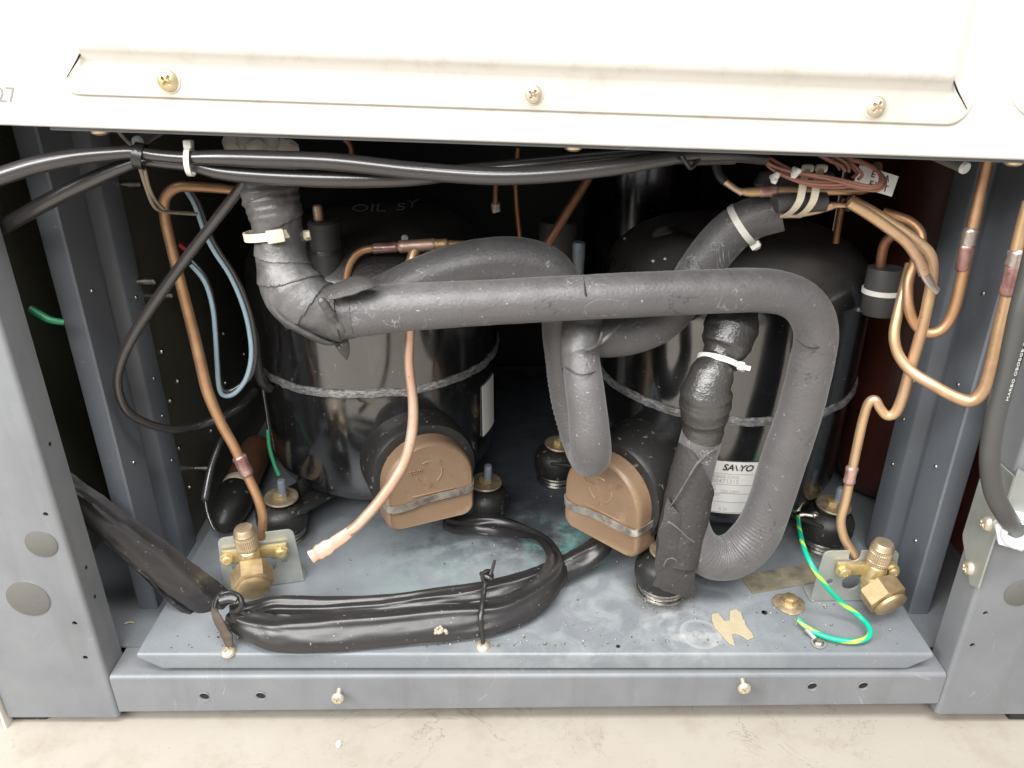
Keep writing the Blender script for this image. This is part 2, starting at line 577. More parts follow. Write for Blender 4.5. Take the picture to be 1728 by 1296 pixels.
def metal(name, a, b, rough, met=1.0, scale=40, bump=0.1):
    k = NT(name)
    k.set(color=k.mix(k.ramp(k.noise(scale, 6, 0.62), [(0.33, 0), (0.68, 1)]), a, b), metal=met,
          rough=k.ramp(k.noise(scale * 1.4, 5), [(0.3, rough), (0.7, rough + 0.15)]), normal=k.bump(k.noise(scale * 6, 3), bump, 0.0006))


metal('brass', (0.70, 0.57, 0.31), (0.56, 0.44, 0.23), 0.28, 0.75)
metal('brass_dull', (0.62, 0.47, 0.27), (0.46, 0.34, 0.19), 0.38, 0.85, 90, 0.2)
metal('brass_cap', (0.66, 0.52, 0.36), (0.50, 0.40, 0.27), 0.36, 0.85, 60)
metal('galvanised', (0.48, 0.50, 0.47), (0.36, 0.38, 0.355), 0.42, 0.6, 30, 0.1)
metal('steel', (0.62, 0.60, 0.55), (0.36, 0.31, 0.26), 0.3, 1.0, 110, 0.3)
metal('zinc_screw', (0.74, 0.62, 0.38), (0.62, 0.52, 0.34), 0.3, 0.9, 120)
metal('pale_screw', (0.74, 0.68, 0.56), (0.58, 0.50, 0.38), 0.36, 0.75, 160, 0.3)
metal('rusty_washer', (0.48, 0.40, 0.28), (0.26, 0.19, 0.12), 0.45, 0.7, 150, 0.4)
metal('strap_steel', (0.72, 0.69, 0.60), (0.24, 0.19, 0.18), 0.26, 0.75, 75, 0.3)
metal('spring_steel', (0.62, 0.6, 0.55), (0.3, 0.28, 0.26), 0.25, 1.0, 150, 0.1)
metal('grey_stud', (0.25, 0.28, 0.32), (0.2, 0.22, 0.26), 0.45, 0.3, 100)
metal('corroded_plate', (0.34, 0.30, 0.21), (0.16, 0.14, 0.11), 0.5, 0.3, 70, 0.4)


def plain(name, col, rough, col2=None, scale=40, **kw):
    k = NT(name)
    k.set(color=k.mix(k.noise(scale, 5), col, col2 or tuple(x * 0.85 for x in col)), rough=rough, **kw)


k = NT('brown_plastic')
c = k.mix(k.noise(30, 5), (0.225, 0.148, 0.092), (0.192, 0.124, 0.076))
c = k.mix(k.math('MULTIPLY', k.ramp(k.noise(42, 8, 0.7, 0.5, None, (1, 1, 0.5)), [(0.56, 0), (0.74, 1)]), 0.6), c, (0.36, 0.25, 0.17))
c = k.mix(k.math('MULTIPLY', k.ramp(k.noise(90, 7, 0.7), [(0.60, 0), (0.72, 1)]), 0.6), c, (0.10, 0.062, 0.04))
k.set(color=c, rough=k.ramp(k.noise(60, 5), [(0.3, 0.30), (0.7, 0.48)]), normal=k.bump(k.noise(300, 3), 0.1, 0.0005))
plain('brown_worn', (0.31, 0.195, 0.122), 0.36, (0.27, 0.165, 0.10))
plain('nylon', (0.74, 0.73, 0.68), 0.38, (0.68, 0.66, 0.58))
plain('nylon_aged', (0.72, 0.66, 0.52), 0.42, (0.6, 0.52, 0.4), 60)
plain('white_nylon', (0.80, 0.81, 0.82), 0.35)
plain('paper', (0.80, 0.79, 0.76), 0.55, (0.76, 0.75, 0.72))
plain('ink', (0.05, 0.045, 0.045), 0.6)
plain('ink_faint', (0.50, 0.485, 0.47), 0.6)
plain('ink_rubbed', (0.62, 0.55, 0.53), 0.6)
plain('ink_line', (0.42, 0.41, 0.40), 0.6)
plain('ink_pencil', (0.24, 0.22, 0.20), 0.6)
plain('paint_mark', (0.24, 0.24, 0.22), 0.7)
plain('white_print', (0.7, 0.7, 0.68), 0.5)
plain('pale_blue_wire', (0.36, 0.50, 0.58), 0.4)
plain('beige_wire', (0.42, 0.36, 0.28), 0.5)
plain('pink_wire', (0.36, 0.165, 0.125), 0.45, (0.29, 0.125, 0.095))
plain('heat_shrink', (0.30, 0.22, 0.19), 0.5)
plain('foam_tape', (0.47, 0.40, 0.27), 0.75, (0.36, 0.30, 0.20), 130)
plain('tank_red', (0.085, 0.022, 0.014), 0.42, (0.05, 0.014, 0.010), 25)
plain('red_oxide', (0.34, 0.105, 0.068), 0.5, (0.22, 0.062, 0.040), 18)
plain('brown_tube', (0.21, 0.105, 0.062), 0.42, (0.15, 0.07, 0.04), 60)
plain('olive_panel', (0.27, 0.27, 0.20), 0.5, (0.18, 0.18, 0.13), 14)
plain('green_wire_dark', (0.02, 0.20, 0.09), 0.4)
plain('red_wire', (0.35, 0.02, 0.02), 0.4)
plain('shadow_hole', (0.01, 0.01, 0.011), 0.8)
plain('knockout', (0.125, 0.122, 0.112), 0.5, (0.10, 0.098, 0.092), 200)
plain('cap_rubber', (0.06, 0.058, 0.058), 0.55, (0.045, 0.044, 0.044), 60)
plain('dirt', (0.10, 0.075, 0.055), 0.9, (0.05, 0.038, 0.03), 200)
k = NT('grit')
k.set(color=k.ramp(k.noise(600, 1), [(0.35, (0.06, 0.045, 0.035)), (0.5, (0.2, 0.17, 0.13)), (0.65, (0.5, 0.48, 0.43))]), rough=0.9)
# green / yellow earth wire: stripe from the along-the-tube coordinate
k = NT('earth_wire')
uvn = k.n('ShaderNodeUVMap')
sx = k.n('ShaderNodeSeparateXYZ')
k.link(uvn.outputs[0], sx.inputs[0])
fr = k.math('FRACT', k.math('ADD', sx.outputs[0], k.math('MULTIPLY', sx.outputs[1], 24.0)))
k.set(color=k.mix(k.math('LESS_THAN', fr, 0.27), (0.0, 0.42, 0.25), (0.40, 0.72, 0.10)), rough=0.35)
# concrete floor
k = NT('concrete')
c = k.mix(k.ramp(k.noise(3.5, 8, 0.62), [(0.35, 0), (0.7, 1)]), (0.40, 0.365, 0.315), (0.335, 0.30, 0.255))
c = k.mix(k.math('MULTIPLY', k.ramp(k.noise(22, 7, 0.65), [(0.52, 0), (0.72, 1)]), 0.5), c, (0.26, 0.215, 0.17))
c = k.mix(k.math('MULTIPLY', k.ramp(k.noise(7, 6, 0.65, 2.0), [(0.494, 0), (0.5, 1), (0.506, 0)]), k.ramp(k.noise(5, 3), [(0.5, 0), (0.6, 0.6)])), c, (0.16, 0.13, 0.10))
c = k.mix(k.math('MULTIPLY', specks(k, 260, 0.68, 0.76), 0.3), c, (0.2, 0.165, 0.13))
k.set(color=c, rough=0.6, normal=k.bump(k.noise(140, 5), 0.2, 0.001))


# ---------------------------------------------------------------- small builders
def screw_head(m, mtx, r, h, cross=True, slot_depth=0.55):
    """pan head with a pressed cross recess; local +z outwards, seat at z=0."""
    seg, rings = 40, 11
    vs_, fs = [(0, 0, h * (1 - slot_depth) if cross else h)], []
    for i in range(1, rings + 1):
        q = i / rings
        for j in range(seg):
            a = 2 * PI * j / seg
            x, y = q * math.cos(a), q * math.sin(a)
            z = math.sqrt(max(0, 1 - 0.92 * q * q)) if i < rings else 0.0
            if cross:
                ax, ay = abs(x), abs(y)
                ca, sa = math.cos(0.6), math.sin(0.6)
                x2, y2 = abs(x * ca - y * sa), abs(x * sa + y * ca)
                w = 0.13
                inside = max(max(0, 1 - (x2 / w) ** 4) if y2 < 0.46 else 0, max(0, 1 - (y2 / w) ** 4) if x2 < 0.46 else 0)
                z -= slot_depth * inside
            vs_.append((x * r, y * r, z * h))
    for j in range(seg):
        fs.append([0, 1 + j, 1 + (j + 1) % seg])
    for i in range(rings - 1):
        for j in range(seg):
            q = (j + 1) % seg
            fs.append([1 + i * seg + j, 1 + i * seg + q, 1 + (i + 1) * seg + q, 1 + (i + 1) * seg + j][::-1])
    fs.append([1 + (rings - 1) * seg + j for j in range(seg)])
    m.add(vs_, fs, mtx)
    return m


def hexprism(m, mtx, r, h, chamfer=0.0):
    n = 6
    prof = [(r, 0), (r, h - chamfer), (r - chamfer * 1.6, h)] if chamfer else [(r, 0), (r, h)]
    vs_, fs = [], []
    for rr, z in prof:
        for j in range(n):
            a = 2 * PI * j / n + PI / 6
            vs_.append((rr * math.cos(a), rr * math.sin(a), z))
    L = len(prof)
    for i in range(L - 1):
        for j in range(n):
            q = (j + 1) % n
            fs.append([i * n + j, i * n + q, (i + 1) * n + q, (i + 1) * n + j])
    fs.append(list(range(n))[::-1])
    fs.append([(L - 1) * n + j for j in range(n)])
    m.add(vs_, fs, mtx)
    return m


def torus(m, mtx, R, r, seg=32, s2=8, wob=0.0):
    vs_, fs = [], []
    for i in range(seg):
        a = 2 * PI * i / seg
        for j in range(s2):
            b = 2 * PI * j / s2
            rr = R + r * math.cos(b)
            vs_.append((rr * math.cos(a), rr * math.sin(a), r * math.sin(b) + wob * math.sin(a)))
    for i in range(seg):
        for j in range(s2):
            i2, j2 = (i + 1) % seg, (j + 1) % s2
            fs.append([i * s2 + j, i2 * s2 + j, i2 * s2 + j2, i * s2 + j2])
    m.add(vs_, fs, mtx)
    return m


def band(m, mtx, R, w, t, a0=0, a1=2 * PI, seg=40, ry=None):
    """flat strap ring about local z; ry: second half-axis."""
    ry = ry or R
    full = abs(a1 - a0 - 2 * PI) < 1e-6
    vs_, fs = [], []
    n = seg if full else seg + 1
    for i in range(n):
        a = a0 + (a1 - a0) * i / seg
        for rr, z in ((0, -w / 2), (t, -w / 2), (t, w / 2), (0, w / 2)):
            vs_.append(((R + rr) * math.cos(a), (ry + rr) * math.sin(a), z))
    for i in range(seg if full else seg):
        i2 = (i + 1) % n
        for j in range(4):
            j2 = (j + 1) % 4
            fs.append([i * 4 + j, i2 * 4 + j, i2 * 4 + j2, i * 4 + j2])
    if not full:
        fs.append([0, 1, 2, 3])
        fs.append([(n - 1) * 4 + q for q in (3, 2, 1, 0)])
    m.add(vs_, fs, mtx)
    return m


TIES = 'cable ties round the pipes and wires'


def cable_tie(label, c, axis, R, w, head_dir, mat='nylon', ry=None, tail=0.006, head=1.0):
    c, axis = Vector(c), Vector(axis).normalized()
    hd = Vector(head_dir)
    hd = (hd - axis * hd.dot(axis)).normalized()
    fr_ = frame(c, hd, axis)
    t = thing('cable_tie', label, 'cable tie', c, TIES)
    m = M()
    band(m, fr_, R, w, 0.0012, ry=ry)
    obj('strap', m, mat, t)
    m = M()
    box(m, (R + 0.0022, 0, 0), (0.0046 * head, 0.0062 * head, w * 1.5), fr_, 0.001)
    obj('head', m, mat, t)
    if tail:
        m = M()
        box(m, (R + 0.0018 + tail / 2, 0.001, 0), (tail + 0.003, 0.0013, w * 0.85), fr_, 0.0004)
        obj('tail', m, mat, t)
    return t


# ================================================================ SETTING
FLOOR_Z = -0.078
m = M()
m.add([(-6, -6, FLOOR_Z), (6, -6, FLOOR_Z), (6, 6, FLOOR_Z), (-6, 6, FLOOR_Z)], [[0, 1, 2, 3]])
obj('floor', m, 'concrete', kind='structure')

# ================================================================ CABINET
XL, XR = -0.345, 0.3715          # inner edges of the two front posts
OXL, OXR = -0.442, 0.470         # outside of the cabinet
ZB, ZT = -0.068, 0.62
cab = thing('cabinet', 'blue-grey steel cabinet frame with open front standing on the concrete floor', 'cabinet', (0.015, 0.3, FLOOR_Z))
XZ = Matrix(((1, 0, 0, 0), (0, 0, -1, 0), (0, 1, 0, 0), (0, 0, 0, 1)))     # local (x, y) -> world (x, z); local +z -> world -y


def front(Y):
    m_ = XZ.copy()
    m_.translation = (0, Y, 0)
    return m_


def hole_px(u, v, rpx, Y=0.0, n=16):
    p = PY(u, v, Y)
    return circ(p.x, p.z, rpx * SY(u, v, Y), n)


TH = 0.0016
# left post: front face with real holes, inner flange, knockouts
lh = [(70, 917, 27), (48, 1010, 36)]
small = [(77, 868, 4.5), (126, 1052, 4.5), (144, 1110, 4.5)]
m = M()
sheet(m, [[(OXL, ZB), (XL - 0.0035, ZB), (XL - 0.0035, ZT), (OXL, ZT)]] + [hole_px(*h) for h in small], TH, front(TH / 2))
# rounded bend into the inner flange
bend = []
for q in range(7):
    a = PI / 2 * q / 6
    bend.append((XL - 0.0035 + 0.0035 * math.sin(a), 0.0035 - 0.0035 * math.cos(a)))
prof = bend + [(XL, 0.028), (XL - TH, 0.028)] + [(x - TH * math.sin(PI / 2 * i / 6), y + TH * math.cos(PI / 2 * i / 6)) for i, (x, y) in reversed(list(enumerate(bend)))]
n_ = len(prof)
m.add([(x, y, ZB) for x, y in prof] + [(x, y, ZT) for x, y in prof], [[i, (i + 1) % n_, n_ + (i + 1) % n_, n_ + i] for i in range(n_)] + [list(range(n_))[::-1], list(range(n_, 2 * n_))])
post = obj('post', m, 'grey_paint', cab)
for (u, v, r) in lh:
    p, s = PY(u, v, 0), r * SY(u, v, 0)
    mm = M()
    lathe(mm, [(s, 0.0), (s, 0.0007), (s * 0.95, 0.0011), (0.0001, 0.0011)], axis_frame((p.x, 0, p.z), (0, -1, 0)), 40)
    ko = obj('knockout', mm, 'knockout', post)
    mm = M()
    torus(mm, axis_frame((p.x, 0.0002, p.z), (0, -1, 0)), s * 1.015, 0.0005, 44, 6)
    obj('pressed_rim', mm, 'grey_paint', post)
m = M()
for z in (0.085, 0.20, 0.055):
    mm = M()
    lathe(mm, [(0.0016, 0), (0.0016, 0.0003), (0.0001, 0.0003)], axis_frame((XL, 0.014, z), (1, 0, 0)), 12)
    obj('pin_hole', mm, 'shadow_hole', post)
# right post
small = [(1663, 1035, 4.5), (1641, 1089, 4.5)]
m = M()
sheet(m, [[(XR + 0.0035, ZB + 0.004), (OXR, ZB + 0.004), (OXR, ZT), (XR + 0.0035, ZT)]] + [hole_px(*h) for h in small], TH, front(TH / 2))
prof = [(XR + XL - x, y) for x, y in prof]
m.add([(x, y, ZB + 0.004) for x, y in prof] + [(x, y, ZT) for x, y in prof], [[i, (i + 1) % n_, n_ + (i + 1) % n_, n_ + i] for i in range(n_)] + [list(range(n_))[::-1], list(range(n_, 2 * n_))])
post2 = obj('post', m, 'grey_paint', cab)
p, s = PY(1722, 1000, 0), 27 * SY(1722, 1000, 0)
mm = M()
lathe(mm, [(s, 0.0), (s, 0.0007), (s * 0.95, 0.0011), (0.0001, 0.0011)], axis_frame((p.x, 0, p.z), (0, -1, 0)), 40)
obj('knockout', mm, 'knockout', post2)
# base rail with rounded top edge and four tapped holes
RT = -0.0185
m = M()
rh = [(345, 1176, 9), (440, 1175, 9), (1371, 1159, 9), (1457, 1158, 9)]
x0, x1 = XL + 0.0006, XR - 0.0006
zl, zr = -0.0625, -0.0525
sheet(m, [[(x0, zl), (x1, zr), (x1, RT - 0.003), (x0, RT - 0.006)]] + [hole_px(*h) for h in rh], 0.0018, front(0.0012 + 0.0009))
bend = [(0.0012 + 0.004 - 0.004 * math.cos(PI / 2 * q / 6), 0.004 * math.sin(PI / 2 * q / 6) - 0.004) for q in range(7)]
bp = bend + [(0.036, 0), (0.036, -0.0018)] + [(y + 0.0018 * math.cos(PI / 2 * i / 6), z - 0.0018 * math.sin(PI / 2 * i / 6)) for i, (y, z) in reversed(list(enumerate(bend)))]
n2 = len(bp)
m.add([(x0, y, z + RT - 0.003) for y, z in bp] + [(x1, y, z + RT + 0.0) for y, z in bp], [[i, (i + 1) % n2, n2 + (i + 1) % n2, n2 + i] for i in range(n2)] + [list(range(n2)), list(range(n2, 2 * n2))[::-1]])
rail = obj('base_rail', m, 'grey_paint', cab)
for (u, v, r) in rh:
    p, s = PY(u, v, 0.0012), r * SY(u, v, 0)
    mm = M()
    torus(mm, axis_frame((p.x, 0.0014, p.z), (0, -1, 0)), s * 1.0, 0.0006, 24, 6)
    th_ = obj('tapped_hole', mm, 'grey_paint', rail)
    mm = M()
    lathe(mm, [(s * 0.98, 0.002), (s * 0.98, -0.008), (0.0001, -0.008)], axis_frame((p.x, 0.004, p.z), (0, -1, 0)), 20)
    obj('bore', mm, 'shadow_hole', rail)
for (u, v) in ((570, 1178), (1256, 1161)):
    p = PY(u, v, -0.006)
    mm = M()
    screw_head(mm, axis_frame((p.x, -0.006, p.z), (0, -1, 0)), 0.0056, 0.0036)
    lathe(mm, [(0.0022, -0.0005), (0.0022, 0.008), (0.0001, 0.008)], axis_frame((p.x, -0.0055, p.z), (0.0, 1, 0.25)), 12)
    obj('screw', mm, 'pale_screw', rail)
# tray, walls, back and lid
m = M()
box(m, (0.014, 0.33, -0.0205), (OXR - OXL - 0.004, 0.59, 0.0015))
obj('bottom_tray', m, 'pan_paint', cab)
m = M()
box(m, (OXL + 0.001, 0.32, 0.28), (0.0016, 0.62, 0.69))
obj('side_panel', m, 'olive_panel', cab, 'dull olive inside of the side panel')
m = M()
box(m, (OXR - 0.001, 0.32, 0.28), (0.0016, 0.62, 0.69))
obj('side_panel', m, 'red_oxide', cab, 'red-brown painted inside of the side panel')
m = M()
box(m, (0.014, 0.628, 0.28), (0.905, 0.0016, 0.69))
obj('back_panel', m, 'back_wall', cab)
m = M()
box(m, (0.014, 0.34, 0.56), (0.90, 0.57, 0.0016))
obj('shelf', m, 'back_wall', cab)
for x in (OXL - 0.0035, OXR + 0.0035):
    m = M()
    box(m, (x, 0.32, 0.27), (0.003, 0.648, 0.70), None, 0.001)
    obj('outer_skin', m, 'cream_enamel', cab, 'cream enamelled outer side skin')
    m = M()
    box(m, (x * 0.985, 0.03, -0.0725), (0.05, 0.05, 0.0105), None, 0.002)
    obj('foot', m, 'rubber', cab)
    m = M()
    box(m, (x * 0.985, 0.58, -0.0725), (0.05, 0.05, 0.0105), None, 0.002)
    obj('foot', m, 'rubber', cab)


def channel(sx, xw, yf, fw):
    """folded upright inside the wall: (distance from xw towards the wall, Y)"""
    pr = [(fw, 0.0), (0.0015, 0.0), (0.0, 0.0015), (0.0, 0.040), (0.0015, 0.0415), (0.012, 0.0425), (0.0135, 0.044), (0.0135, 0.066),
          (0.0125, 0.068), (0.003, 0.073), (0.0015, 0.075), (0.0015, 0.104), (0.03, 0.108)]
    m_ = M()
    a = [(xw - sx * d_, yf + y) for d_, y in pr]
    b = [(x - sx * 0.0014, y + 0.0008) for x, y in a]
    n = len(a)
    vs_ = [(x, y, -0.0195) for x, y in a] + [(x, y, 0.555) for x, y in a] + [(x, y, -0.0195) for x, y in b] + [(x, y, 0.555) for x, y in b]
    fs = []
    for i in range(n - 1):
        fs.append([i, i + 1, n + i + 1, n + i])
        fs.append([2 * n + i, 3 * n + i, 3 * n + i + 1, 2 * n + i + 1])
    fs.append([0, n, 3 * n, 2 * n])
    fs.append([n - 1, 3 * n - 1, 4 * n - 1, 2 * n - 1])
    m_.add(vs_, fs)
    o = obj('upright_channel', m_, 'channel_paint', cab)
    for (yy, zs) in ((0.02, (0.05, 0.13, 0.21, 0.29)), (0.09, (0.09, 0.14, 0.18, 0.26))):
        for z in zs:
            mm_ = M()
            lathe(mm_, [(0.0018, 0.0), (0.0015, 0.0008), (0.0001, 0.0012)], axis_frame((xw + sx * (0 if yy < 0.05 else -0.0015), yf + yy, z), (sx, 0, 0)), 12)
            obj('rivet', mm_, 'steel', o)
    return o


channel(1, -0.336, 0.083, 0.016)
channel(-1, 0.373, 0.076, 0.017)
# dark inner wall sheet on the left with rivets
wall_x = -0.338
m = M()
box(m, (wall_x - 0.004, 0.40, 0.268), (0.0016, 0.42, 0.575))
iw = obj('inner_wall', m, 'dark_wall', cab, 'glossy dark olive inner wall sheet dotted with small rivets')


def wall_pt(u, v, x):
    a, dy, dz = ray(u, v)
    t = x / a
    return Vector((x, dy * t - CD, CH + dz * t))


for (u, v) in ((273, 593), (333, 790), (302, 756), (320, 822), (356, 727), (377, 563), (380, 646), (412, 598), (287, 676), (300, 643)):
    p = wall_pt(u, v, wall_x - 0.003)
    if 0.19 < p.y < 0.6:
        mm = M()
        lathe(mm, [(0.003, 0), (0.0024, 0.0016), (0.0001, 0.0022)], axis_frame(p, (1, 0, 0)), 14)
        obj('rivet', mm, 'steel', iw)
for (u, v) in ((232, 475), (335, 790), (205, 310), (262, 498)):
    p = wall_pt(u, v, wall_x)
    mm = M()
    lathe(mm, [(0.0024, -0.004), (0.0024, 0.006), (0.0032, 0.0062), (0.0032, 0.016), (0.0022, 0.017), (0.0001, 0.017)], axis_frame(p, (1, 0, 0)), 12)
    obj('standing_screw', mm, 'steel', iw)

# ================================================================ FRONT FASCIA AND ACCESS COVER
fas = thing('front_fascia', 'cream enamelled sheet metal fascia across the top, edge hanging above the open compartment', 'fascia panel', (0.015, 0, 0.41))


def zf(x):           # the fascia hangs slightly out of level
    return 0.4212 - 0.033 * x


TILT = math.atan(-0.033)
m = M()
ax0, ax1 = OXL - 0.003, OXR + 0.003
sheet(m, [[(ax0, zf(ax0)), (ax1, zf(ax1)), (ax1, 0.66), (ax0, 0.66)]], 0.0012, front(-0.0014))
# rolled bottom edge
tube(m, [(ax0, 0.0, zf(ax0), 0.0022), (ax1, 0.0, zf(ax1), 0.0022)], 10, 1, smooth=False)
obj('skin', m, 'cream_enamel', fas)
m = M()
xa = PY(85, 215, 0.004).x
sheet(m, [[(xa, zf(xa) - 0.0045), (XR + 0.05, zf(XR + 0.05) - 0.0045), (XR + 0.05, zf(XR + 0.05) + 0.012), (xa, zf(xa) + 0.012)]], 0.0016, front(0.0042))
v0 = len(m.v)
m.add([(xa, 0.0052, zf(xa) - 0.0043), (XR + 0.05, 0.0052, zf(XR + 0.05) - 0.0043), (XR + 0.05, 0.030, zf(XR + 0.05) - 0.0043), (xa, 0.030, zf(xa) - 0.0043),
       (xa, 0.0052, zf(xa) - 0.0031), (XR + 0.05, 0.0052, zf(XR + 0.05) - 0.0031), (XR + 0.05, 0.030, zf(XR + 0.05) - 0.0031), (xa, 0.030, zf(xa) - 0.0031)],
      [[0, 1, 2, 3], [7, 6, 5, 4], [0, 4, 5, 1], [3, 2, 6, 7], [0, 3, 7, 4], [1, 5, 6, 2]])
obj('edge_strip', m, 'grey_paint', fas, 'grey strip of frame under the cream edge')
for (u, v) in ((168, 223), (968, 249), (1712, 273)):
    p = PY(u, v, 0.012)
    mm = M()
    lathe(mm, [(0.006, 0), (0.0055, 0.0022), (0.003, 0.0036), (0.0001, 0.004)], axis_frame((p.x, 0.013, zf(p.x) - 0.0043), (0, 0, -1)), 18)
    obj('screw', mm, 'zinc_screw', fas)
m = M()
p = PY(13, 161, -0.002)
text(m, '27', 0.0125, frame((p.x - 0.001, -0.0022, p.z), (math.cos(TILT), 0, math.sin(TILT)), (0, -1, 0)), 0.0001)
obj('stamped_number', m, 'ink_pencil', fas)
p = PY(1790, 115, -0.003)
m = M()
lathe(m, [(0.029, 0), (0.029, 0.001), (0.0275, 0.0022), (0.0001, 0.0026)], axis_frame((p.x, -0.002, p.z), (0, -1, 0)), 48)
obj('plug', m, 'cream_enamel', fas)

cov = thing('access_cover', 'cream pressed-metal access cover with raised centre, held by three screws', 'cover', (0.0, -0.003, 0.43))
# raised pressing, built as a frame of loops from the outer edge to the plateau
cl, cr = PY(100, 158, -0.003), PY(1648, 212, -0.003)


def cz(x, z):
    return z - 0.033 * x


eb = 0.4385          # lower edge at x = 0
loops = []
X0, X1 = -0.2685, 0.2725
TOPZ = 0.70


def loop(x0_, x1_, zb, Y, r):
    out = []
    for (x, y) in rrect(x0_, zb, x1_, TOPZ - (zb - eb), r, 6):
        out.append((x, Y, cz(x, y)))
    return out


Y0 = -0.0035
xi0, xi1 = -0.2445, 0.2515
L_ = [loop(X0, X1, eb, -0.0020, 0.013), loop(X0, X1, eb, Y0 - 0.0004, 0.013), loop(X0 + 0.0008, X1 - 0.0008, eb + 0.0008, Y0 - 0.0010, 0.0125),
      loop(xi0 - 0.012, xi1 + 0.012, eb + 0.0150, Y0 - 0.0010, 0.006), loop(xi0 - 0.008, xi1 + 0.008, eb + 0.0195, Y0 - 0.0022, 0.004),
      loop(xi0 - 0.003, xi1 + 0.003, eb + 0.0245, Y0 - 0.0085, 0.003), loop(xi0, xi1, eb + 0.0270, Y0 - 0.0105, 0.004),
      loop(xi0 + 0.004, xi1 - 0.004, eb + 0.0305, Y0 - 0.0115, 0.004)]
m = M()
nn = len(L_[0])
allv, allf = [], []
for lp in L_:
    allv += lp
for i in range(len(L_) - 1):
    for j in range(nn):
        q = (j + 1) % nn
        allf.append([i * nn + j, i * nn + q, (i + 1) * nn + q, (i + 1) * nn + j])
allf.append([(len(L_) - 1) * nn + j for j in range(nn)])
m.add(allv, allf)
obj('pressed_plate', m, 'cream_enamel', cov, sharp=60)
for (u, v, r, mt) in ((282, 136, 18.5, 'zinc_screw'), (900, 159, 15.5, 'pale_screw'), (1479, 180, 17.5, 'pale_screw')):
    p = PY(u, v, Y0 - 0.0025)
    mm = M()
    screw_head(mm, axis_frame((p.x, Y0 - 0.0008, p.z), (0.06 if u < 400 else -0.04, -1, 0.03)), r * SY(u, v, 0), 0.0042)
    s_ = obj('screw', mm, mt, cov)
    mm = M()
    lathe(mm, [(r * SY(u, v, 0) * 1.12, 0), (r * SY(u, v, 0) * 1.12, 0.0008), (0.0001, 0.0008)], axis_frame((p.x, Y0 - 0.0008, p.z), (0, -1, 0)), 30)
    obj('washer', mm, 'cream_enamel', s_)
# dark strips painting the shade of the creases at the pressing's corners
for pts in ([(140, 77), (132, 98), (113, 130)], [(1608, 131), (1615, 152), (1632, 184)]):
    mm = M()
    tube(mm, [(*PY(u, v, Y0 - (0.0085, 0.0045, 0.0012)[i]), (0.0002, 0.00055, 0.0002)[i]) for i, (u, v) in enumerate(pts)], 8, 5)
    obj('crease_shade', mm, 'shadow_hole', cov)

# ================================================================ BASE PAN
pan = thing('base_pan', 'grey painted base pan with folded front lip carrying the two compressors', 'base pan', (0.02, 0.2, -0.02))
px0, px1, py0, py1 = -0.318, 0.357, 0.0055, 0.60
m = M()
r = 0.003
sec = [(py1, 0.0)] + [(py0 + r - r * math.sin(PI / 2 * q / 6), -r + r * math.cos(PI / 2 * q / 6)) for q in range(7)] + [(py0, -0.0155)]
ins = [0] * 8 + [0.019]
top_l = [(px0 + i_, y, z) for (y, z), i_ in zip(sec, ins)]
top_r = [(px1 - i_, y, z) for (y, z), i_ in zip(sec, ins)]
q_ = len(sec)
und = 0.0016
vv = top_l + top_r + [(x, y + und * 0.9, z - und if i < q_ - 1 else z) for i, (x, y, z) in enumerate(top_l)] + [(x, y + und * 0.9, z - und if i < q_ - 1 else z) for i, (x, y, z) in enumerate(top_r)]
ff = []
for i in range(q_ - 1):
    ff.append([i, i + 1, q_ + i + 1, q_ + i])
    ff.append([2 * q_ + i, 3 * q_ + i, 3 * q_ + i + 1, 2 * q_ + i + 1])
    ff.append([i, 2 * q_ + i, 2 * q_ + i + 1, i + 1])
    ff.append([q_ + i, q_ + i + 1, 3 * q_ + i + 1, 3 * q_ + i])
ff.append([q_ - 1, 3 * q_ - 1, 4 * q_ - 1, 2 * q_ - 1])
m.add(vv, ff)
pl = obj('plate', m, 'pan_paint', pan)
for x, sg in ((px0, 1), (px1, -1)):
    mm = M()
    box(mm, (x + sg * 0.0007, (py0 + py1) / 2 + 0.011, -0.0095), (0.0014, py1 - py0 - 0.024, 0.0155), None, 0.0003)
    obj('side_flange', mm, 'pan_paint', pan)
for (u, v) in ((385, 1098), (815, 1089)):
    p = PZ(u, v, 0.002)
    mm = M()
    screw_head(mm, axis_frame((p.x, p.y, 0.0004), (0.05, -0.12, 1)), 0.0063, 0.004)
    obj('screw', mm, 'pale_screw', pan)
for (u, v, r) in ((1043, 1091, 3.5), (1290, 1034, 5), (180 + 1108, 1033, 3)):
    p = PZ(u, v, 0)
    mm = M()
    lathe(mm, [(r * 0.00053, 0), (r * 0.00053, 0.0004), (0.0001, 0.0004)], axis_frame((p.x, p.y, 0.0), (0, 0, 1)), 14)
    obj('drain_hole', mm, 'shadow_hole', pan)
# corroded plate fixed on the pan
q = [PZ(u, v, 0.0012) for u, v in ((1250, 972), (1368, 950), (1380, 982), (1270, 1001))]
m = M()
m.add([(p.x, p.y, 0.0002) for p in q] + [(p.x, p.y, 0.0016) for p in q], [[0, 1, 2, 3], [7, 6, 5, 4], [0, 4, 5, 1], [1, 5, 6, 2], [2, 6, 7, 3], [3, 7, 4, 0]])
obj('tie_plate', m, 'corroded_plate', pan, 'corroded brown strip of metal riveted on the pan')
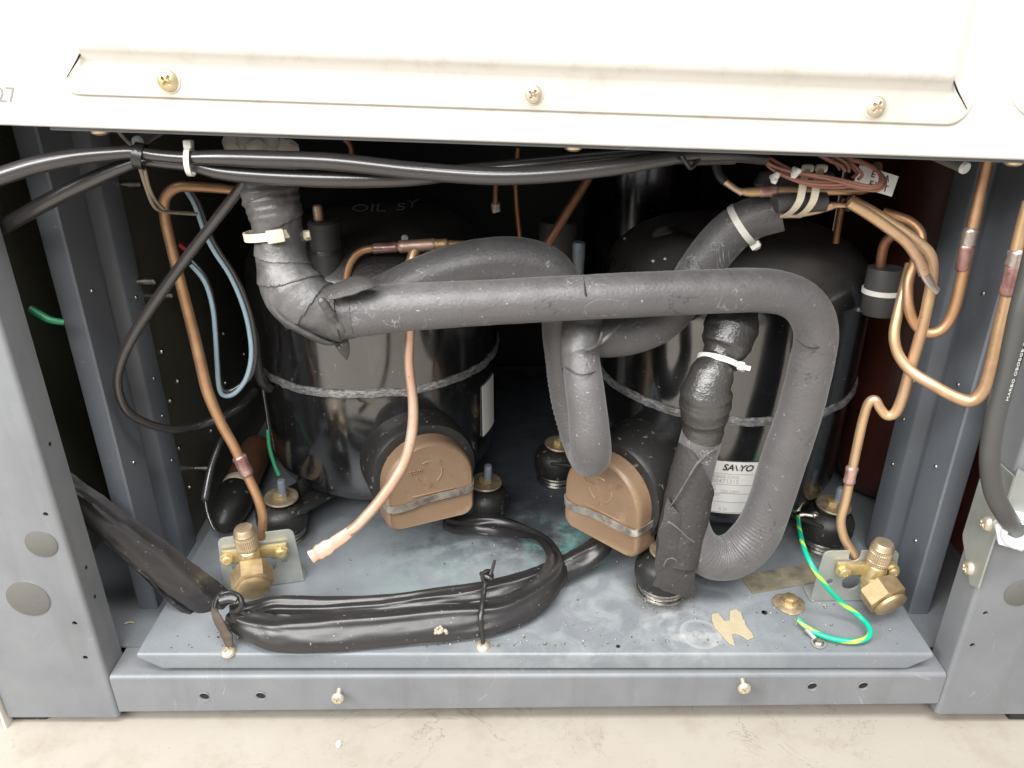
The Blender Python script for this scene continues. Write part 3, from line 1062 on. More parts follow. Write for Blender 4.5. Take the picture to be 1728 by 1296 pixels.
# H-shaped scrap of foam tape
pts = [(1201, 1038), (1212, 1037), (1222, 1050), (1231, 1049), (1232, 1033), (1242, 1030), (1250, 1036), (1253, 1047), (1256, 1049), (1257, 1056), (1268, 1070), (1271, 1077), (1262, 1081), (1252, 1074),
       (1241, 1070), (1234, 1072), (1239, 1090), (1231, 1087), (1217, 1072), (1207, 1062), (1202, 1050)]
m = M()
sheet(m, [[(PZ(u, v, 0).x, PZ(u, v, 0).y) for u, v in pts]], 0.0012, T(0, 0, 0.0008), 0.0003)
obj('foam_tape_scrap', m, 'foam_tape', None, 'pale yellow H-shaped scrap of foam tape stuck on the base pan', 'tape')
# earth bolt with washer
p = PZ(1331, 1020, 0)
t = thing('earth_bolt', 'zinc flange bolt on a discoloured washer set in the base pan beside the green wire', 'bolt', p)
m = M()
lathe(m, [(0.0135, 0.0003), (0.0145, 0.001), (0.012, 0.0022), (0.0001, 0.0022)], axis_frame(p, (0, 0, 1)), 32, lambda r, z, a: (r * (1 + 0.05 * math.sin(3 * a) + 0.03 * math.sin(7 * a)), z))
obj('washer', m, 'rusty_washer', t)
m = M()
lathe(m, [(0.0088, 0.002), (0.0088, 0.003), (0.0062, 0.0045), (0.0001, 0.0045)], axis_frame(p, (0, 0, 1)), 28)
hexprism(m, axis_frame(p + Vector((0, 0, 0.0038)), (0, 0, 1)), 0.0066, 0.006, 0.0009)
obj('hex_head', m, 'brass_dull', t)

# ================================================================ COMPRESSORS
def compressor(label, cx, cy, R, ring_z, cov_dir, feet, ext=0.0, cz_=0.088):
    t = thing('compressor', label, 'compressor', (cx, cy, 0.0), 'hermetic compressors on the base pan')
    org = T(cx, cy, 0)
    m = M()
    zb = 0.028
    prof = [(0.0001, zb - 0.004), (R * 0.55, zb - 0.003), (R * 0.80, zb + 0.006), (R * 0.93, zb + 0.020), (R * 0.975, zb + 0.036), (R * 0.978, ring_z - 0.012), (R * 0.985, ring_z - 0.006)]
    lathe(m, prof, org, 96)
    lo = obj('lower_shell', m, 'black_enamel', t)
    m = M()
    zs = 0.250
    prof = [(R * 0.97, ring_z - 0.002), (R, ring_z + 0.002), (R, zs)]
    for q in range(1, 12):
        a = PI / 2 * q / 11
        prof.append((R - 0.060 + 0.060 * math.cos(a), zs + 0.055 * math.sin(a)))
    prof += [(R * 0.42, zs + 0.0595), (R * 0.2, zs + 0.063), (0.0001, zs + 0.064)]
    lathe(m, prof, org, 96)
    up_ = obj('upper_shell', m, 'black_enamel', t)
    m = M()
    lathe(m, [(R * 0.978, ring_z - 0.0062), (R + 0.0012, ring_z - 0.005), (R + 0.0022, ring_z - 0.001), (R + 0.0016, ring_z + 0.0025), (R * 0.985, ring_z + 0.004)], org, 180,
          lambda r, z, a: (r + 0.0012 * noise.noise((a * 26, z * 120, cx * 10)), z + 0.0016 * noise.noise((a * 7, 3, cx * 10))))
    obj('weld_seam', m, 'weld_metal', t, 'flaking silver weld bead round the shell')
    # terminal box: rubber drum, plastic cover, spring strap, moulded letters
    d_ = Vector((math.sin(cov_dir), -math.cos(cov_dir), 0))
    o = Vector((cx, cy, cz_))
    m = M()
    lathe(m, [(0.0535, R - 0.02), (0.0535, R + ext + 0.022), (0.051, R + ext + 0.026), (0.046, R + ext + 0.027), (0.0001, R + ext + 0.027)], axis_frame(o + Vector((0, 0, 0.004)), d_), 48)
    obj('terminal_drum', m, 'rubber', t)
    fx = Vector((math.cos(cov_dir), math.sin(cov_dir), 0))
    fr_ = frame(o + d_ * (R + ext + 0.045), fx, d_)       # local x right, y up, z out of the face
    w, hb = 0.0435, 0.043

    def dshape(k_):
        out = []
        for q in range(25):
            a = PI * q / 24
            out.append((k_ * w * math.cos(a), 0.002 + k_ * w * 1.02 * math.sin(a)))
        for (cx_, sgn) in ((-1, 1), (1, -1)):
            rr = 0.011
            cc = (cx_ * (w - rr), -hb + rr)
            for q in range(7):
                a = (PI + PI / 2 * q / 6) if cx_ < 0 else (1.5 * PI + PI / 2 * q / 6)
                out.append((k_ * (cc[0] + rr * math.cos(a)), k_ * (cc[1] + rr * math.sin(a))))
        return out
    m = M()
    lv = []
    for k_, z in ((1.02, -0.026), (1.0, -0.006), (0.99, -0.003), (0.95, -0.0004), (0.925, 0.0), (0.915, -0.0004)):
        lv.append([(x, y, z) for x, y in dshape(k_)])
    nd = len(lv[0])
    vv_ = [p_ for l in lv for p_ in l]
    ff_ = [[i * nd + j, i * nd + (j + 1) % nd, (i + 1) * nd + (j + 1) % nd, (i + 1) * nd + j] for i in range(len(lv) - 1) for j in range(nd)]
    ff_.append([(len(lv) - 1) * nd + j for j in range(nd)])
    m.add(vv_, ff_, fr_)
    cv = obj('terminal_cover', m, 'brown_plastic', t, 'brown moulded plastic terminal cover')
    # moulded circle in three arcs with letters
    m = M()
    cc = (-0.001, 0.015)
    for a0, a1 in ((math.radians(70), math.radians(118)), (math.radians(-55), math.radians(15)), (math.radians(190), math.radians(245))):
        pts_ = [fr_ @ Vector((cc[0] + 0.0125 * math.cos(a0 + (a1 - a0) * q / 8), cc[1] + 0.0125 * math.sin(a0 + (a1 - a0) * q / 8), -0.0003)) for q in range(9)]
        tube(m, [(*p_, 0.00075) for p_ in pts_], 6, 2)
    text(m, 'com', 0.0072, fr_ @ T(cc[0] - 0.0128, cc[1] + 0.005, 0.0003), 0.0006)
    text(m, 'S', 0.0068, fr_ @ T(cc[0] + 0.0105, cc[1] + 0.0085, 0.0001), 0.0004)
    text(m, 'R', 0.0068, fr_ @ T(cc[0] + 0.0005, cc[1] - 0.0135, 0.0001), 0.0004)
    obj('moulded_lettering', m, 'brown_worn', cv)
    m = M()
    for yy in (-0.0075, -0.0185):
        box(m, (0.002, yy, -0.0002), (0.042, 0.0012, 0.0012), fr_, 0.0003)
    obj('strap_rib', m, 'brown_worn', cv)
    m = M()
    sp = [(-w - 0.0045, -0.0075, -0.052), (-w - 0.003, -0.0095, -0.03), (-w - 0.0012, -0.012, -0.008), (-w + 0.003, -0.015, 0.0012), (-0.026, -0.0165, 0.0014), (-0.008, -0.0125, 0.0022), (0.012, -0.0118, 0.0022),
          (0.028, -0.0125, 0.0014), (w - 0.003, -0.011, 0.0012), (w + 0.0012, -0.009, -0.008), (w + 0.003, -0.0065, -0.03), (w + 0.005, -0.004, -0.05), (w + 0.008, -0.004, -0.054)]
    pts_ = crspline([tuple(fr_ @ Vector(p_)) for p_ in sp], 5)
    up3 = Vector((0, 0, 1))
    vs_, fs_ = [], []
    for i, p_ in enumerate(pts_):
        p_ = Vector(p_)
        tg = (Vector(pts_[min(i + 1, len(pts_) - 1)]) - Vector(pts_[max(i - 1, 0)])).normalized()
        sd = (up3 - tg * up3.dot(tg)).normalized()
        nr = sd.cross(tg)
        for a_, b_ in ((-1, -1), (1, -1), (1, 1), (-1, 1)):
            vs_.append(p_ + sd * (0.0036 * a_) + nr * (0.0005 * b_))
    for i in range(len(pts_) - 1):
        for j in range(4):
            fs_.append([i * 4 + j, i * 4 + (j + 1) % 4, (i + 1) * 4 + (j + 1) % 4, (i + 1) * 4 + j])
    fs_ += [[0, 1, 2, 3], [(len(pts_) - 1) * 4 + j for j in (3, 2, 1, 0)]]
    m.add(vs_, fs_)
    obj('spring_strap', m, 'strap_steel', cv, 'bent steel spring strap across the brown cover')
    # mounting feet
    for (fx_, fy_) in feet:
        f0 = Vector((fx_, fy_, 0))
        toc = (Vector((cx, cy, 0)) - f0)
        dd = toc.normalized()
        m = M()
        L = toc.length - R * 0.8
        box(m, (L / 2, 0, 0.034), (L + 0.01, 0.05, 0.005), frame(f0, dd, (0, 0, 1)), 0.002)
        box(m, (L * 0.75, 0, 0.044), (L * 0.5, 0.006, 0.022), frame(f0, dd, (0, 0, 1)), 0.002)
        ft = obj('foot', m, 'rubber', t)
        m = M()
        lathe(m, [(0.019, 0.010), (0.024, 0.013), (0.026, 0.020), (0.026, 0.030), (0.023, 0.0365), (0.018, 0.040), (0.014, 0.042), (0.0145, 0.046), (0.012, 0.048), (0.0001, 0.048)], axis_frame(f0, (0, 0, 1)), 40)
        obj('rubber_mount', m, 'rubber', ft)
        m = M()
        for z, rr in ((0.0022, 0.0215), (0.0065, 0.0205), (0.0105, 0.021)):
            torus(m, axis_frame(f0 + Vector((0, 0, z)), (0.02, 0.03, 1)), rr, 0.0019, 40, 8, 0.0012)
        obj('spring', m, 'spring_steel', ft)
        m = M()
        lathe(m, [(0.0165, 0.047), (0.0172, 0.0478), (0.0165, 0.0492), (0.0001, 0.0492)], axis_frame(f0, (0.05, -0.03, 1)), 32)
        wsh = obj('washer', m, 'rusty_washer', ft)
        m = M()
        hexprism(m, axis_frame(f0 + Vector((0.002, -0.0012, 0.049)), (0.05, -0.03, 1)), 0.0072, 0.0056, 0.0008)
        obj('nut', m, 'brass', ft)
        m = M()
        lathe(m, [(0.0041, 0.05), (0.0041, 0.068), (0.0033, 0.0695), (0.0001, 0.0695)], axis_frame(f0 + Vector((0.002, -0.0012, 0)), (0.05, -0.03, 1)), 18)
        obj('stud', m, 'grey_stud', ft)
    return t, up_


CL = (-0.1440, 0.288, 0.128)
CR = (0.2180, 0.247, 0.1285)
compL, upL = compressor('glossy black compressor marked OIL on its top, next to the pinched copper tube', CL[0], CL[1], CL[2], 0.170, math.radians(23),
                        [(-0.236, 0.172), (-0.030, 0.200), (-0.25, 0.40)])
compR, upR = compressor('glossy black compressor carrying the white SANYO label behind the looped insulated pipe', CR[0], CR[1], CR[2], 0.164, math.radians(-44),
                        [(0.318, 0.158), (0.140, 0.086), (0.052, 0.280)], 0.024, 0.084)


def on_shell(C, ang, z, dr=0.0006):
    """point on the shell; ang 0 faces the camera side (-Y), positive to the right."""
    return Vector((C[0] + (C[2] * 0.978 + dr) * math.sin(ang), C[1] - (C[2] * 0.978 + dr) * math.cos(ang), z))


def shell_patch(C, a0, a1, z0, z1, dr, n=14):
    m_ = M()
    vs_, fs = [], []
    for i in range(n + 1):
        a = a0 + (a1 - a0) * i / n
        vs_ += [on_shell(C, a, z0, dr), on_shell(C, a, z1, dr), on_shell(C, a, z0, dr - 0.0004), on_shell(C, a, z1, dr - 0.0004)]
    for i in range(n):
        b, c_ = i * 4, i * 4 + 4
        fs += [[b, c_, c_ + 1, b + 1], [b + 2, b + 3, c_ + 3, c_ + 2], [b + 1, c_ + 1, c_ + 3, b + 3], [b, b + 2, c_ + 2, c_]]
    fs += [[0, 1, 3, 2], [n * 4, n * 4 + 2, n * 4 + 3, n * 4 + 1]]
    m_.add(vs_, fs)
    return m_


# SANYO label on the right compressor (its left end is tucked behind the wrapped pipe)
la0, la1, lz0, lz1 = math.radians(-22), math.radians(8), 0.0625, 0.119
lab = obj('rating_label', shell_patch(CR, la0, la1, lz0, lz1, 0.0007), 'paper', compR, 'white paper rating label with black maker name')


def on_label(x, z, dr=0.0011):
    return lambda p: on_shell(CR, (x + p.x) / CR[2], z + p.y, dr + p.z)


def lx(u, v):        # label-local arc length of a pixel on the shell front
    p = PY(u, v, CR[1] - CR[2])
    return p.x - CR[0]


for (s_, x, z, size, mt, sh, off, al) in (
        ('SA', -0.0143, 0.1128, 0.0092, 'ink', 0.25, 0.00025, 'RIGHT'), ('N', -0.0121, 0.1128, 0.0092, 'ink_rubbed', 0.25, 0.0, 'CENTER'), ('\\', -0.0119, 0.1128, 0.0078, 'ink', 0.0, 0.0003, 'CENTER'), ('YO', -0.0098, 0.1128, 0.0092, 'ink', 0.25, 0.00025, 'LEFT'),
        ('COMPRESSOR CODE', -0.0080, 0.1028, 0.0040, 'ink_faint', 0, 0, 'RIGHT'), ('80471315', -0.0078, 0.0980, 0.0062, 'ink_faint', 0, 0, 'RIGHT'),
        ('POWER', -0.0285, 0.0918, 0.0036, 'ink_faint', 0, 0, 'RIGHT'), ('SOURCE', -0.0280, 0.0885, 0.0036, 'ink_faint', 0, 0, 'RIGHT'), ('220-240V', -0.0060, 0.0872, 0.0044, 'ink_faint', 0, 0, 'RIGHT'),
        ('REFRIGERANT', -0.0235, 0.0826, 0.0036, 'ink_faint', 0, 0, 'RIGHT'), ('R 22', -0.0150, 0.0672, 0.0044, 'ink_faint', 0, 0, 'RIGHT')):
    m = M()
    text(m, s_, size, None, 0.00005, sh, off, al, 1.0, on_label(x, z))
    obj('print', m, mt, lab)
for z in (0.1062, 0.0945, 0.0850, 0.0755, 0.0638):
    m = shell_patch(CR, la0, la1 - 0.012, z - 0.00018, z + 0.00018, 0.0011, 10)
    obj('rule_line', m, 'ink_line', lab)
# slivers of labels on the flanks of the left compressor
obj('rating_label', shell_patch(CL, math.radians(64), math.radians(80), 0.083, 0.142, 0.0008), 'paper', compL, 'white label seen edge-on on the flank')
obj('rating_label', shell_patch(CL, math.radians(-76), math.radians(-69), 0.058, 0.135, 0.0008), 'paper', compL, 'white label seen edge-on on the flank')
# faint OIL mark on top of the left shell
m = M()
p0 = PY(650, 352, 0.27)
for s_, u, v in (('OIL', 622, 354), ('5', 677, 352), ('Y', 696, 346)):
    a, dy, dz = ray(u, v)
    z_ = 0.3135
    q = PZ(u, v, z_)
    text(m, s_, 0.022, frame((q.x, q.y, z_ + 0.0016), (1, 0.06, 0), (0, -0.25, 1)), 0.0001, 0, 0)
obj('paint_mark', m, 'paint_mark', compL, 'faded grey OIL mark on the dome')
p = PY(683, 402, 0.205)
m = M()
lathe(m, [(0.0032, 0), (0.0030, 0.0012), (0.0001, 0.0014)], axis_frame(p, (0, -0.7, 0.7)), 16)
obj('paint_dab', m, 'paper', compL)
# clean black patch with ragged edge on the right dome, pale scraped bit beside it
def dome_z(C, x, y):
    R = C[2]
    d_ = math.hypot(x - C[0], y - C[1])
    if d_ <= R - 0.060:
        return 0.305 + 0.009 * (1 - d_ / (R - 0.06))
    s_ = min(1, (d_ - (R - 0.060)) / 0.060)
    return 0.250 + 0.055 * math.sqrt(max(0, 1 - s_ * s_))


def dome_hit(C, u, v):
    z = 0.28
    for _ in range(30):
        q = PZ(u, v, z)
        z = 0.5 * z + 0.5 * dome_z(C, q.x, q.y)
    return PZ(u, v, z)


def dome_patch(name, C, pts, mat, par, lift=0.0008, lab_=None):
    m_ = M()
    ring = [dome_hit(C, u, v) + Vector((0, -lift * 0.5, lift)) for u, v in pts]
    ctr = sum(ring, Vector()) / len(ring)
    ctr.z = dome_z(C, ctr.x, ctr.y) + lift
    mid = [ctr.lerp(p, 0.55) for p in ring]
    for p in mid:
        p.z = dome_z(C, p.x, p.y) + lift
    n = len(ring)
    m_.add([ctr] + mid + ring, [[0, 1 + i, 1 + (i + 1) % n] for i in range(n)] + [[1 + i, 1 + n + i, 1 + n + (i + 1) % n, 1 + (i + 1) % n] for i in range(n)])
    return obj(name, m_, mat, par, lab_)


edge = [(1240, 400)]
for i in range(11):
    u = 1245 + i * 10.5
    edge += [(u, 428 - i * 3.6 + (3 if i % 2 else -3)), (u + 6, 422 - i * 3.4)]
edge += [(1350, 386), (1320, 379), (1285, 380)]
dome_patch('bare_patch', CR, edge, 'tar_tape', upR, 0.0009, 'clean black patch in the dust with a ragged edge')
dome_patch('scraped_patch', CR, [(1100, 397), (1110, 386), (1128, 383), (1124, 389), (1140, 392), (1128, 397), (1114, 400), (1104, 402)], 'paint_mark', upR, 0.0009)
dome_patch('tar_patch', CR, [(1128, 390), (1150, 380), (1175, 373), (1196, 370), (1190, 392), (1172, 404), (1150, 402)], 'tar_tape', upR, 0.0012)
for (u, v) in ((1102, 441), (1122, 437), (1054, 403)):
    q = dome_hit(CR, u, v)
    m = M()
    lathe(m, [(0.0014, 0), (0.0012, 0.0008), (0.0001, 0.001)], axis_frame(q, (0, -0.3, 1)), 10)
    obj('plaster_crumb', m, 'paper', upR)

# ================================================================ INSULATED PIPES
def foam_fn(seed, amp=0.02):
    def f(s, p, n):
        return 1 + amp * noise.noise(Vector((p.x * 30 + seed, p.y * 30, p.z * 30))) + amp * 0.6 * noise.noise(p * 90 + n * 2)
    return f


# main suction line: elbow, long run, bend, U loop up into the right compressor
main = thing('insulated_pipe', 'long grey foam-insulated pipe running across both compressors and looping down in a U', 'pipe', (0.08, 0.07, 0.03), 'foam insulated pipes')
run = px_path([(548, 530, 0.048, 43), (600, 526, 0.049, 43), (680, 519, 0.051, 41), (800, 512, 0.054, 38.5), (1000, 501, 0.060, 38), (1180, 493, 0.066, 37.5), (1280, 490, 0.070, 37.5), (1335, 500, 0.073, 37),
               (1366, 526, 0.076, 36.5), (1377, 565, 0.078, 35.5), (1368, 620, 0.079, 36), (1348, 700, 0.080, 36.5), (1321, 780, 0.080, 37.5), (1297, 855, 0.078, 36.5), (1277, 900, 0.076, 38), (1247, 932, 0.074, 38),
               (1212, 942, 0.073, 37), (1180, 926, 0.073, 36), (1163, 890, 0.075, 35), (1160, 845, 0.078, 35), (1170, 790, 0.081, 34.5), (1182, 743, 0.084, 34), (1190, 700, 0.087, 33)])


def main_fn(s, p, n):
    f = 1 + 0.035 * noise.noise(p * 17) + 0.016 * noise.noise(p * 50) + 0.009 * noise.noise(p * 120)
    # compression wrinkles on the inside of the bottom U and on the top bend
    u_ = max(0.0, 1 - abs(s - 0.775) / 0.085)
    if u_ > 0:
        inner = max(0.0, n.z * 0.75 - n.y * 0.35 + 0.35)
        ph = s * 620 + 3.0 * noise.noise(p * 60)
        f += 0.042 * u_ ** 0.6 * min(1.0, inner) * (abs(math.sin(ph)) ** 0.6 - 0.6)
    b_ = max(0.0, 1 - abs(s - 0.535) / 0.02)
    if b_ > 0:
        inner = max(0.0, -n.x * 0.7 - n.z * 0.5)
        f += 0.02 * b_ * inner * math.sin(s * 900)
    return f


m = M()
tube(m, run, 40, 22, main_fn)
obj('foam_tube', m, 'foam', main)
for pts in ([(1343, 572, 0.0605), (1352, 580, 0.0598), (1362, 586, 0.0595), (1376, 587, 0.061), (1392, 583, 0.064), (1404, 576, 0.070)], [(985, 466, 0.0425), (987, 485, 0.0425), (990, 505, 0.0455), (992, 525, 0.051)]):
    m = M()
    tube(m, [(*PY(u, v, y), 0.0006 if i_ not in (0, len(pts) - 1) else 0.0002) for i_, (u, v, y) in enumerate(pts)], 6, 6, lambda s, p, n: 1 + 0.5 * noise.noise(p * 300))
    obj('foam_joint', m, 'foam_dark', main)
# taped elbow rising to the top left
m = M()
elbow = px_path([(449, 235, 0.066, 40), (449, 280, 0.065, 42), (455, 320, 0.063, 47), (464, 360, 0.060, 45), (470, 392, 0.058, 41), (477, 440, 0.055, 44), (490, 480, 0.051, 52), (518, 512, 0.047, 52), (560, 528, 0.0475, 47), (596, 526, 0.0488, 44)])


def elbow_fn(s, p, n):
    an = math.atan2(n.x, -n.y) / (2 * PI)
    lap = (s * 7.5 + an * (1 if s < 0.45 else -1.6) + 0.35 * noise.noise(p * 38)) % 1.0
    d1 = noise.voronoi(Vector((p.x * 60, p.y * 60, p.z * 30)) + n * 1.3)[0]
    cr = 0.05 * min(0.6, d1[1] - d1[0])
    wr = 0.022 * math.sin(p.z * 900 + 5 * noise.noise(p * 60)) * max(0, 1 - abs(s - 0.25) / 0.16)
    return 0.97 + 0.055 * lap ** 3 + cr + wr + 0.05 * noise.noise(p * 42 + Vector((3, 1, 0))) + 0.02 * noise.noise(p * 140)


tube(m, elbow, 72, 22, elbow_fn)
obj('tape_wrap', m, 'tape', main, sharp=28, label='crumpled silver-grey tape wrapped round the upper elbow')
# loose flap of foam on top of the elbow and a torn tail under it
m = M()
fl = [PY(u, v, y) for u, v, y in ((553, 497, 0.028), (580, 487, 0.03), (612, 478, 0.032), (640, 478, 0.036))]
tube(m, [(*p, r_) for p, r_ in zip(fl, (0.006, 0.0085, 0.0075, 0.003))], 14, 6, lambda s, p, n: 1 + 0.12 * noise.noise(p * 130), 0.28, (0, -0.45, 0.9))
obj('loose_flap', m, 'foam_dark', main)
m = M()
fl = [PY(u, v, y) for u, v, y in ((572, 568, 0.045), (578, 582, 0.043), (583, 596, 0.042), (585, 608, 0.042))]
tube(m, [(*p, r_) for p, r_ in zip(fl, (0.005, 0.0055, 0.0035, 0.0004))], 10, 5, None, 0.25, (0.2, -1, 0.2))
obj('torn_tail', m, 'foam_dark', main)
m = M()
fl = [PY(u, v, y) for u, v, y in ((452, 505, 0.038), (475, 538, 0.032), (510, 560, 0.03), (548, 578, 0.034), (570, 580, 0.04))]
tube(m, [(*p, r_) for p, r_ in zip(fl, (0.004, 0.007, 0.0065, 0.006, 0.002))], 12, 8, lambda s, p, n: 1 + 0.15 * noise.noise(p * 110), 0.3, (-0.3, -0.5, -0.6))
obj('torn_edge', m, 'tape', main)
# seam line ridge along the torn joint at the start of the run
m = M()
se = [PY(u, v, y) for u, v, y in ((540, 503, 0.0265), (552, 520, 0.026), (565, 540, 0.027), (580, 556, 0.031), (600, 566, 0.037))]
tube(m, [(*p, r_) for p, r_ in zip(se, (0.0022, 0.003, 0.0026, 0.0026, 0.0014))], 10, 8, lambda s, p, n: 1 + 0.5 * noise.noise(p * 300), 0.7)
obj('torn_seam', m, 'tape', main)
# tar-taped joint climbing into the compressor
m = M()
tube(m, px_path([(1180, 756, 0.083, 30), (1188, 715, 0.084, 35), (1190, 682, 0.081, 42), (1194, 652, 0.080, 43), (1204, 624, 0.085, 36), (1212, 606, 0.091, 31), (1222, 588, 0.096, 39), (1231, 562, 0.101, 45), (1239, 530, 0.111, 43), (1248, 500, 0.125, 37)]),
     44, 16, lambda s, p, n: 1 + 0.17 * noise.noise(p * 48) + 0.07 * noise.noise(p * 120) + 0.03 * noise.noise(p * 300))
obj('tar_joint', m, 'tar_tape', main, 'glossy lumpy black tar tape round the joint')
# wrapped sleeve of thin sheet foam on the left leg, with loose tail hanging to the pan
def curved_sheet(path, half_w, thick, arc, nrm, seg=14, wob=0.0):
    """a thin sheet bent round a pipe: arc = half angle of the wrap."""
    m_ = M()
    pts_ = crspline(path, 8)
    C = [Vector(p[:3]) for p in pts_]
    n = len(C)
    vs_, fs = [], []
    for i in range(n):
        tg = (C[min(i + 1, n - 1)] - C[max(i - 1, 0)]).normalized()
        x = Vector(nrm)
        x = (x - tg * x.dot(tg)).normalized()
        y = tg.cross(x)
        w0 = half_w(i / (n - 1)) if callable(half_w) else (-half_w, half_w)
        R_ = pts_[i][3]
        for layer in (0, thick):
            for k_ in range(seg + 1):
                a = w0[0] + (w0[1] - w0[0]) * k_ / seg
                rr = R_ + layer + wob * noise.noise(C[i] * 60 + Vector((a, 0, 0)))
                vs_.append(C[i] + (x * math.cos(a) + y * math.sin(a)) * rr)
    st = 2 * (seg + 1)
    for i in range(n - 1):
        for k_ in range(seg):
            a, b = i * st + k_, (i + 1) * st + k_
            fs.append([a, a + 1, b + 1, b])
            a, b = a + seg + 1, b + seg + 1
            fs.append([a, b, b + 1, a + 1])
        a, b = i * st, (i + 1) * st
        fs.append([a, b, b + seg + 1, a + seg + 1])
        a, b = a + seg, b + seg
        fs.append([a, a + seg + 1, b + seg + 1, b])
    for k_ in range(seg):
        fs.append([k_, k_ + seg + 1, k_ + seg + 2, k_ + 1])
        a = (n - 1) * st + k_
        fs.append([a, a + 1, a + seg + 2, a + seg + 1])
    m_.add(vs_, fs)
    return m_


leg_path = px_path([(1184, 752, 0.083, 34), (1172, 795, 0.080, 35), (1160, 850, 0.077, 35.5), (1150, 905, 0.071, 35.5), (1143, 945, 0.066, 33)])
sl = obj('sheet_wrap', curved_sheet(leg_path, lambda s: (-0.2 - 1.9 * min(1, s * 2.6) + 0.9, 2.1) if s < 0.42 else (-1.25, 2.1), 0.0022, 2.0, (0, -1, 0.2), 18, 0.0012), 'foam_dark', main, 'dark thin foam sheet wrapped diagonally round the pipe')
m = M()
tube(m, [(*(PY(u, v, y)), r_) for u, v, y, r_ in ((1211, 757, 0.068, 0.0006), (1195, 765, 0.0635, 0.0014), (1176, 783, 0.059, 0.0010), (1158, 812, 0.057, 0.0007), (1140, 842, 0.059, 0.0006), (1124, 864, 0.063, 0.0005))], 8, 10, lambda s, p, n: 1 + 0.6 * noise.noise(p * 500))
obj('torn_edge', m, 'tape', main)
tail_path = px_path([(1152, 872, 0.058, 25), (1147, 905, 0.054, 27), (1143, 945, 0.050, 28), (1140, 985, 0.048, 27), (1139, 1003, 0.048, 26)])
ts = M()
tp = crspline(tail_path, 8)
vs_, fs = [], []
for i, p in enumerate(tp):
    s_ = i / (len(tp) - 1)
    for lay in (0, 0.0022):
        for k_ in range(9):
            q = k_ / 8 * 2 - 1
            ww = p[3]
            vs_.append((p[0] + q * ww * (1 + 0.12 * s_) + 0.004 * q * s_ + 0.0022 * noise.noise(Vector((s_ * 7, q * 3, 5))), p[1] + 0.007 * q * q * (1 - 0.6 * s_) + lay + 0.0015 * noise.noise(Vector((q * 2, s_ * 4, 1))), p[2] - 0.007 * q * s_ - 0.013 * q * (1 - s_) + 0.0035 * noise.noise(Vector((q * 3.5, 7, s_ * 2)))))
for i in range(len(tp) - 1):
    for k_ in range(8):
        a, b = i * 18 + k_, (i + 1) * 18 + k_
        fs += [[a, a + 1, b + 1, b], [a + 9, b + 9, b + 10, a + 10]]
    a, b = i * 18, (i + 1) * 18
    fs += [[a, b, b + 9, a + 9], [a + 8, a + 17, b + 17, b + 8]]
for k_ in range(8):
    a = (len(tp) - 1) * 18 + k_
    fs += [[k_, k_ + 9, k_ + 10, k_ + 1], [a, a + 1, a + 10, a + 9]]
ts.add(vs_, fs)
obj('hanging_tail', ts, 'foam_dark', main, 'loose end of foam sheet hanging down to the pan')
for pts in ([(1127, 880, 0.050), (1137, 886, 0.0478), (1150, 897, 0.046), (1160, 907, 0.046), (1172, 915, 0.050)], [(1120, 955, 0.0475), (1125, 945, 0.0465), (1134, 942, 0.0455), (1142, 946, 0.0452)]):
    m = M()
    tube(m, [(*PY(u, v, y), 0.0006) for u, v, y in pts], 8, 8, lambda s, p, n: 1 + 0.5 * noise.noise(p * 400))
    obj('torn_edge', m, 'foam', main)

# arched line that drops between the compressors, U-turns and rises again
arch = thing('insulated_pipe', 'arched grey foam-insulated pipe dropping between the two compressors into a short U', 'pipe', (0.04, 0.1, 0.14), 'foam insulated pipes')
m = M()
tube(m, px_path([(560, 545, 0.118, 37), (640, 507, 0.120, 38), (720, 468, 0.122, 38.5), (800, 444, 0.124, 39), (868, 439, 0.126, 39), (920, 452, 0.127, 38), (945, 482, 0.127, 37), (950, 520, 0.127, 36), (950, 563, 0.127, 35),
                 (955, 610, 0.127, 34), (962, 668, 0.125, 33.5), (974, 715, 0.118, 33.5), (985, 750, 0.104, 33.5), (993, 768, 0.085, 34), (997, 768, 0.066, 34.5), (996, 745, 0.056, 34.5), (992, 700, 0.060, 33.5), (987, 660, 0.066, 33),
                 (982, 620, 0.075, 31.5), (980, 590, 0.084, 31), (980, 556, 0.094, 31)]), 36, 16,
     lambda s, p, n: 1 + 0.012 * noise.noise(p * 30) + 0.01 * noise.noise(p * 100) + (0.018 * max(0, -n.x + 0.3) * math.sin(s * 700 + 3 * noise.noise(p * 50)) if 0.53 < s < 0.66 else 0))
obj('foam_tube', m, 'foam', arch)
m = M()
tube(m, px_path([(978, 625, 0.0745, 31), (979, 605, 0.081, 33.5), (980, 580, 0.087, 34), (981, 555, 0.095, 33.5), (985, 530, 0.10, 33)]), 32, 12, lambda s, p, n: 1 + 0.04 * noise.noise(p * 60) + 0.04 * noise.noise(p * 160))
obj('tape_wrap', m, 'tape', arch, 'wrinkled grey tape collar')
m = M()
tube(m, px_path([(955, 620, 0.064, 1), (970, 630, 0.0545, 1.2), (990, 632, 0.0545, 1.2), (1010, 624, 0.066, 1)]), 6, 6)
obj('tape_edge', m, 'foam_dark', arch)

